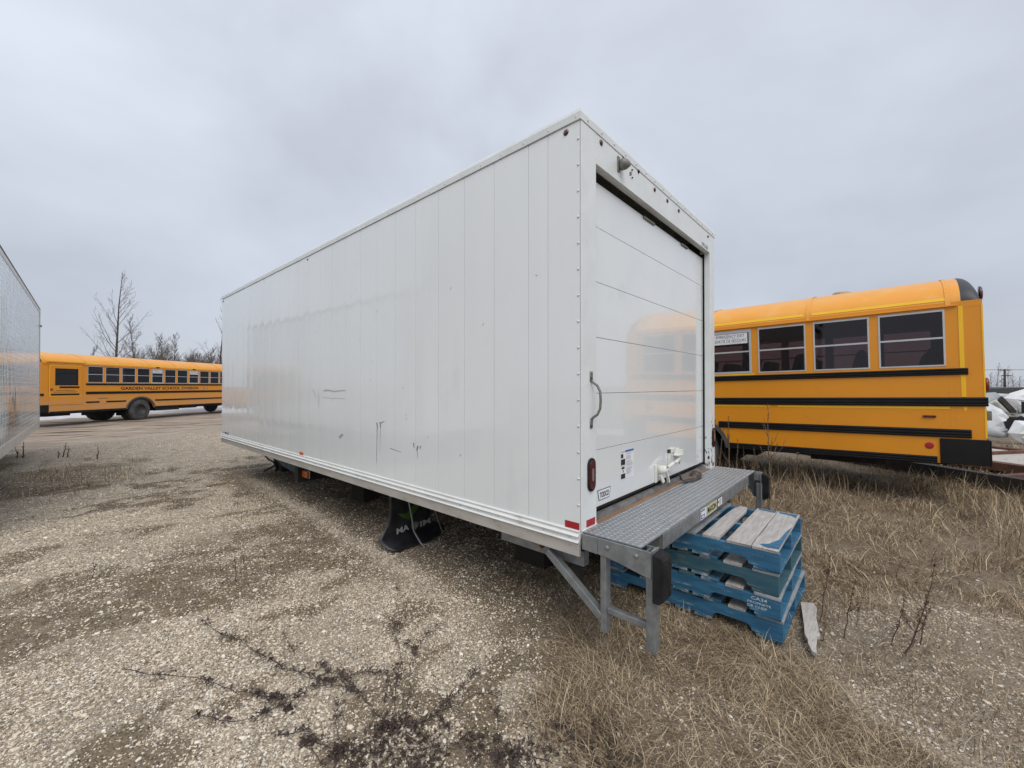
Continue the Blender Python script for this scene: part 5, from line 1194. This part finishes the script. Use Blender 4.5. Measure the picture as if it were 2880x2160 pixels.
# ------------------------------------------------------------------ gravel (instanced pebbles)
def pebbles():
    P = []; S = []
    def scatter(n, x0, x1, y0, y1, smin, smax, keep):
        x = rng.uniform(x0, x1, n); y = rng.uniform(y0, y1, n)
        fg, rg, gb, un, moss, lw, mud, rd = masks(x, y)
        dens = (.5+.5*sm(fbm(x*2.2, y*2.2, 61), .35, .6))*(1-.85*fg)*(1-.80*rg)*(1-.72*moss)*(1-.6*un)*(1-.78*sm(x-.55-.3*y, 0, .4)*sm(-y-.2, -.6, .1))
        dens = np.maximum(dens, gb*.42*sm(fbm(x*3, y*3, 67), .48, .66))
        k = rng.random(n) < dens*keep(x, y); x, y = x[k], y[k]
        s = smin+(smax-smin)*rng.random(len(x))**3
        z = gz(x, y)+s*.15
        P.append(np.stack([x, y, z], 1)); S.append(s)
    def infr(x, y):
        dx = x-CAM.x; dy = y-CAM.y; f = dx*fwd.x+dy*fwd.y; r_ = dx*rgt.x+dy*rgt.y; return ((f > .9) & (np.abs(r_) < f*1.34+.35)).astype(float)
    scatter(480000, -2.6, 3.0, -3.0, 2.2, .0022, .0070, infr)
    scatter(9000, -2.6, 3.0, -3.0, 2.2, .008, .013, infr)
    scatter(240000, -2.8, 2.8, 2.2, 7.5, .0026, .0082, lambda x, y: infr(x, y)*(1-.55*sm(y, 4, 7)))
    scatter(1500, -2.8, 2.8, 2.2, 7.5, .012, .018, infr)
    scatter(34000, -3.2, 4.0, 7.5, 15, .004, .012, infr)
    scatter(20000, 2.8, 9.0, -6.0, 2.0, .006, .018, infr)
    V = np.concatenate(P); s = np.concatenate(S); n = len(V)
    me = bpy.data.meshes.new('gravel'); me.vertices.add(n); me.vertices.foreach_set('co', V.ravel().astype('f'))
    a = me.attributes.new('sz', 'FLOAT_VECTOR', 'POINT'); sv = np.stack([s*rng.uniform(.8, 1.35, n), s*rng.uniform(.65, 1.0, n), s*rng.uniform(.35, .6, n)], 1); a.data.foreach_set('vector', sv.ravel().astype('f'))
    a = me.attributes.new('rt', 'FLOAT_VECTOR', 'POINT'); rv = np.stack([rng.normal(0, .25, n), rng.normal(0, .25, n), rng.uniform(0, 6.28, n)], 1); a.data.foreach_set('vector', rv.ravel().astype('f'))
    ob = bpy.data.objects.new('gravel', me); col.objects.link(ob); ob['kind'] = 'stuff'; ob['label'] = 'loose pale crushed stone scattered over the yard'
    m = bpy.data.materials.new('pebble_stone'); m.use_nodes = True; t = m.node_tree; t.nodes.clear()
    o = N(t, 'ShaderNodeOutputMaterial'); p = N(t, 'ShaderNodeBsdfPrincipled'); p.inputs['Roughness'].default_value = .85; t.links.new(p.outputs[0], o.inputs[0])
    oi = N(t, 'ShaderNodeObjectInfo'); cr_ = N(t, 'ShaderNodeValToRGB'); e = cr_.color_ramp.elements
    e[0].position = 0; e[0].color = (.13, .095, .06, 1); e[1].position = 1; e[1].color = (.88, .82, .70, 1)
    for ps, cc in ((.18, (.33, .255, .18, 1)), (.45, (.60, .505, .38, 1)), (.72, (.74, .65, .51, 1)), (.88, (.60, .56, .49, 1))): q = e.new(ps); q.color = cc
    t.links.new(oi.outputs['Random'], cr_.inputs[0]); t.links.new(cr_.outputs[0], p.inputs['Base Color'])
    g = bpy.data.node_groups.new('pebble_scatter', 'GeometryNodeTree'); g.interface.new_socket('Geometry', in_out='INPUT', socket_type='NodeSocketGeometry'); g.interface.new_socket('Geometry', in_out='OUTPUT', socket_type='NodeSocketGeometry')
    gi = g.nodes.new('NodeGroupInput'); go = g.nodes.new('NodeGroupOutput'); ip = g.nodes.new('GeometryNodeInstanceOnPoints'); ico = g.nodes.new('GeometryNodeMeshIcoSphere'); ico.inputs['Radius'].default_value = 1; ico.inputs['Subdivisions'].default_value = 2
    sp_ = g.nodes.new('GeometryNodeSetPosition'); nz = g.nodes.new('ShaderNodeTexNoise'); nz.inputs['Scale'].default_value = 1.3; vm = g.nodes.new('ShaderNodeVectorMath'); vm.operation = 'SUBTRACT'; vm.inputs[1].default_value = (.5, .5, .5); vm2 = g.nodes.new('ShaderNodeVectorMath'); vm2.operation = 'SCALE'; vm2.inputs['Scale'].default_value = 1.3
    g.links.new(ico.outputs[0], sp_.inputs['Geometry']); g.links.new(nz.outputs['Color'], vm.inputs[0]); g.links.new(vm.outputs[0], vm2.inputs[0]); g.links.new(vm2.outputs[0], sp_.inputs['Offset'])
    sm_ = g.nodes.new('GeometryNodeSetMaterial'); sm_.inputs['Material'].default_value = m; g.links.new(sp_.outputs[0], sm_.inputs[0])
    na = g.nodes.new('GeometryNodeInputNamedAttribute'); na.data_type = 'FLOAT_VECTOR'; na.inputs[0].default_value = 'sz'; nb = g.nodes.new('GeometryNodeInputNamedAttribute'); nb.data_type = 'FLOAT_VECTOR'; nb.inputs[0].default_value = 'rt'
    er = g.nodes.new('FunctionNodeEulerToRotation'); g.links.new(nb.outputs[0], er.inputs[0])
    mp_ = g.nodes.new('GeometryNodeMeshToPoints'); g.links.new(gi.outputs[0], mp_.inputs[0])
    g.links.new(mp_.outputs[0], ip.inputs['Points']); g.links.new(sm_.outputs[0], ip.inputs['Instance']); g.links.new(er.outputs[0], ip.inputs['Rotation']); g.links.new(na.outputs[0], ip.inputs['Scale']); g.links.new(ip.outputs[0], go.inputs[0])
    ob.modifiers.new('scatter', 'NODES').node_group = g
    me.materials.append(m)
    print('pebbles', n)
pebbles()

# ------------------------------------------------------------------ dry grass
def grass():
    X = []; 
    def sc_(n, x0, x1, y0, y1, fn, l0, l1, lean, wd):
        x = rng.uniform(x0, x1, n); y = rng.uniform(y0, y1, n); M_ = masks(x, y); d = fn(x, y, M_)
        k = rng.random(n) < d; x, y = x[k], y[k]; m = len(x)
        cl = fbm(x*1.8, y*1.8, 71)
        ln = (l0+(l1-l0)*rng.random(m)**1.8)*(.55+.9*cl)
        az = rng.uniform(0, 2*math.pi, m)*.8+fbm(x*1.1, y*1.1, 73)*14
        X.append(np.stack([x, y, ln, az, rng.uniform(lean[0], lean[1], m), wd*rng.uniform(.7, 1.3, m), rng.random(m)], 1))
    def vis(x, y, margin=.3):
        dx = x-CAM.x; dy = y-CAM.y; f = dx*fwd.x+dy*fwd.y; r_ = dx*rgt.x+dy*rgt.y; return ((f > .8) & (np.abs(r_) < f*1.3+margin)).astype(float)
    patch = lambda x, y: sm(fbm(x*2.6, y*2.6, 79), .30, .55)
    sc_(105000, -1.3, .9, -2.0, .5, lambda x, y, M_: M_[0]*(.3+.7*patch(x, y))*vis(x, y)*(1-.6*sm(y, -.1, .1)), .03, .13, (.75, 1.6), .0010)
    sc_(70000, .3, 2.6, -2.4, .9, lambda x, y, M_: np.clip(.22+.7*sm(fbm(x*2.2, y*2.2, 81), .40, .60), 0, 1)*vis(x, y)*(1-M_[2]*.55), .03, .12, (.5, 1.4), .0011)
    sc_(200000, 1.2, 8.5, -4.5, 5.5, lambda x, y, M_: M_[1]*(.15+.85*patch(x*.8, y*.8))*vis(x, y)*(1-.6*M_[2]), .05, .20, (.6, 1.55), .0018)
    sc_(30000, 6.3, 14, -6.5, -1.6, lambda x, y, M_: .7*patch(x, y)*vis(x, y), .08, .25, (.3, 1.2), .004)
    sc_(14000, -4.0, .6, 6.0, 13.5, lambda x, y, M_: np.clip(M_[5]*.9, 0, 1)*vis(x, y)*sm(13.5-y, 0, 3)*sm(.4-x+1.4*(fbm(x*1.4, y*1.4, 97)-.6), 0, 1.4)*sm(fbm(x*2, y*2, 98), .35, .6), .05, .22, (.1, 1.1), .003)
    sc_(5000, -2.6, 2.6, 2.4, 8.0, lambda x, y, M_: .25*sm(fbm(x*1.3, y*1.3, 83), .52, .66)*vis(x, y), .03, .09, (.1, 1.2), .002)
    sc_(9000, 3.0, 7.5, -4.2, 3.5, lambda x, y, M_: M_[1]*sm(fbm(x*1.3, y*1.3, 84), .45, .6)*vis(x, y), .25, .5, (.1, .7), .002)
    sc_(3800, -1.3, .95, -2.0, .4, lambda x, y, M_: M_[0]*vis(x, y), .09, .22, (.8, 1.5), .0012)
    sc_(2200, .5, 2.6, -2.4, .9, lambda x, y, M_: .6*vis(x, y), .08, .2, (.75, 1.5), .0014)
    sc_(5000, 1.2, 8.5, -4.5, 5.5, lambda x, y, M_: M_[1]*vis(x, y), .16, .34, (.4, 1.3), .0019)
    D_ = np.concatenate(X); n = len(D_); x, y, ln, az, le, wd, rn = D_.T; z = gz(x, y)-.004
    # 4 stations: angle from vertical grows along the blade
    K = 4; pos = np.zeros((n, K, 3)); pos[:, 0] = np.stack([x, y, z], 1); dx, dy = np.cos(az), np.sin(az); side = np.stack([-dy, dx, np.zeros(n)], 1); tw = rng.normal(0, .2, n)
    for i in range(1, K):
        th = np.clip(le*(.55+.32*i), 0, 1.75); seg = ln/(K-1); a2 = az+tw*i
        pos[:, i] = pos[:, i-1]+np.stack([np.cos(a2)*np.sin(th)*seg, np.sin(a2)*np.sin(th)*seg, np.cos(th)*seg], 1)
    gg = gz(pos[:, 3, 0], pos[:, 3, 1])
    for i in range(1, K): pos[:, i, 2] = np.maximum(pos[:, i, 2], gg+.004)
    V = np.zeros((n, 7, 3)); wds = [1, .9, .6]
    for i in range(3): V[:, 2*i] = pos[:, i]-side*(wd*wds[i])[:, None]; V[:, 2*i+1] = pos[:, i]+side*(wd*wds[i])[:, None]
    V[:, 6] = pos[:, 3]
    b = np.arange(n)[:, None]*7; T = np.array([[0, 1, 3], [0, 3, 2], [2, 3, 5], [2, 5, 4], [4, 5, 6]]); F_ = (b[:, :, None]+T[None]).reshape(-1, 3)
    me = bpy.data.meshes.new('dry_grass'); me.vertices.add(n*7); me.vertices.foreach_set('co', V.ravel().astype('f')); me.loops.add(F_.size); me.loops.foreach_set('vertex_index', F_.ravel().astype('i'))
    me.polygons.add(len(F_)); me.polygons.foreach_set('loop_start', np.arange(0, F_.size, 3, dtype='i')); me.update()
    at = me.attributes.new('tint', 'FLOAT', 'POINT'); at.data.foreach_set('value', np.repeat(np.clip(rn*.95+fbm(x*2, y*2, 91)*.5-.22+(ln > .2)*.12, 0, 1), 7).astype('f'))
    m = bpy.data.materials.new('straw'); m.use_nodes = True; t = m.node_tree; t.nodes.clear(); o = N(t, 'ShaderNodeOutputMaterial'); p = N(t, 'ShaderNodeBsdfPrincipled'); p.inputs['Roughness'].default_value = .75; p.inputs['Specular IOR Level'].default_value = .25; t.links.new(p.outputs[0], o.inputs[0])
    an = N(t, 'ShaderNodeAttribute'); an.attribute_name = 'tint'; cr_ = N(t, 'ShaderNodeValToRGB'); e = cr_.color_ramp.elements; e[0].color = (.065, .044, .028, 1); e[1].color = (.70, .57, .39, 1)
    for ps, cc in ((.32, (.17, .12, .072, 1)), (.65, (.38, .285, .175, 1))): q = e.new(ps); q.color = cc
    t.links.new(an.outputs['Fac'], cr_.inputs[0]); t.links.new(cr_.outputs[0], p.inputs['Base Color'])
    me.materials.append(m); ob = bpy.data.objects.new('dry_grass', me); col.objects.link(ob); ob['kind'] = 'stuff'; ob['label'] = 'dry straw-coloured grass'
    print('grass', n)
grass()
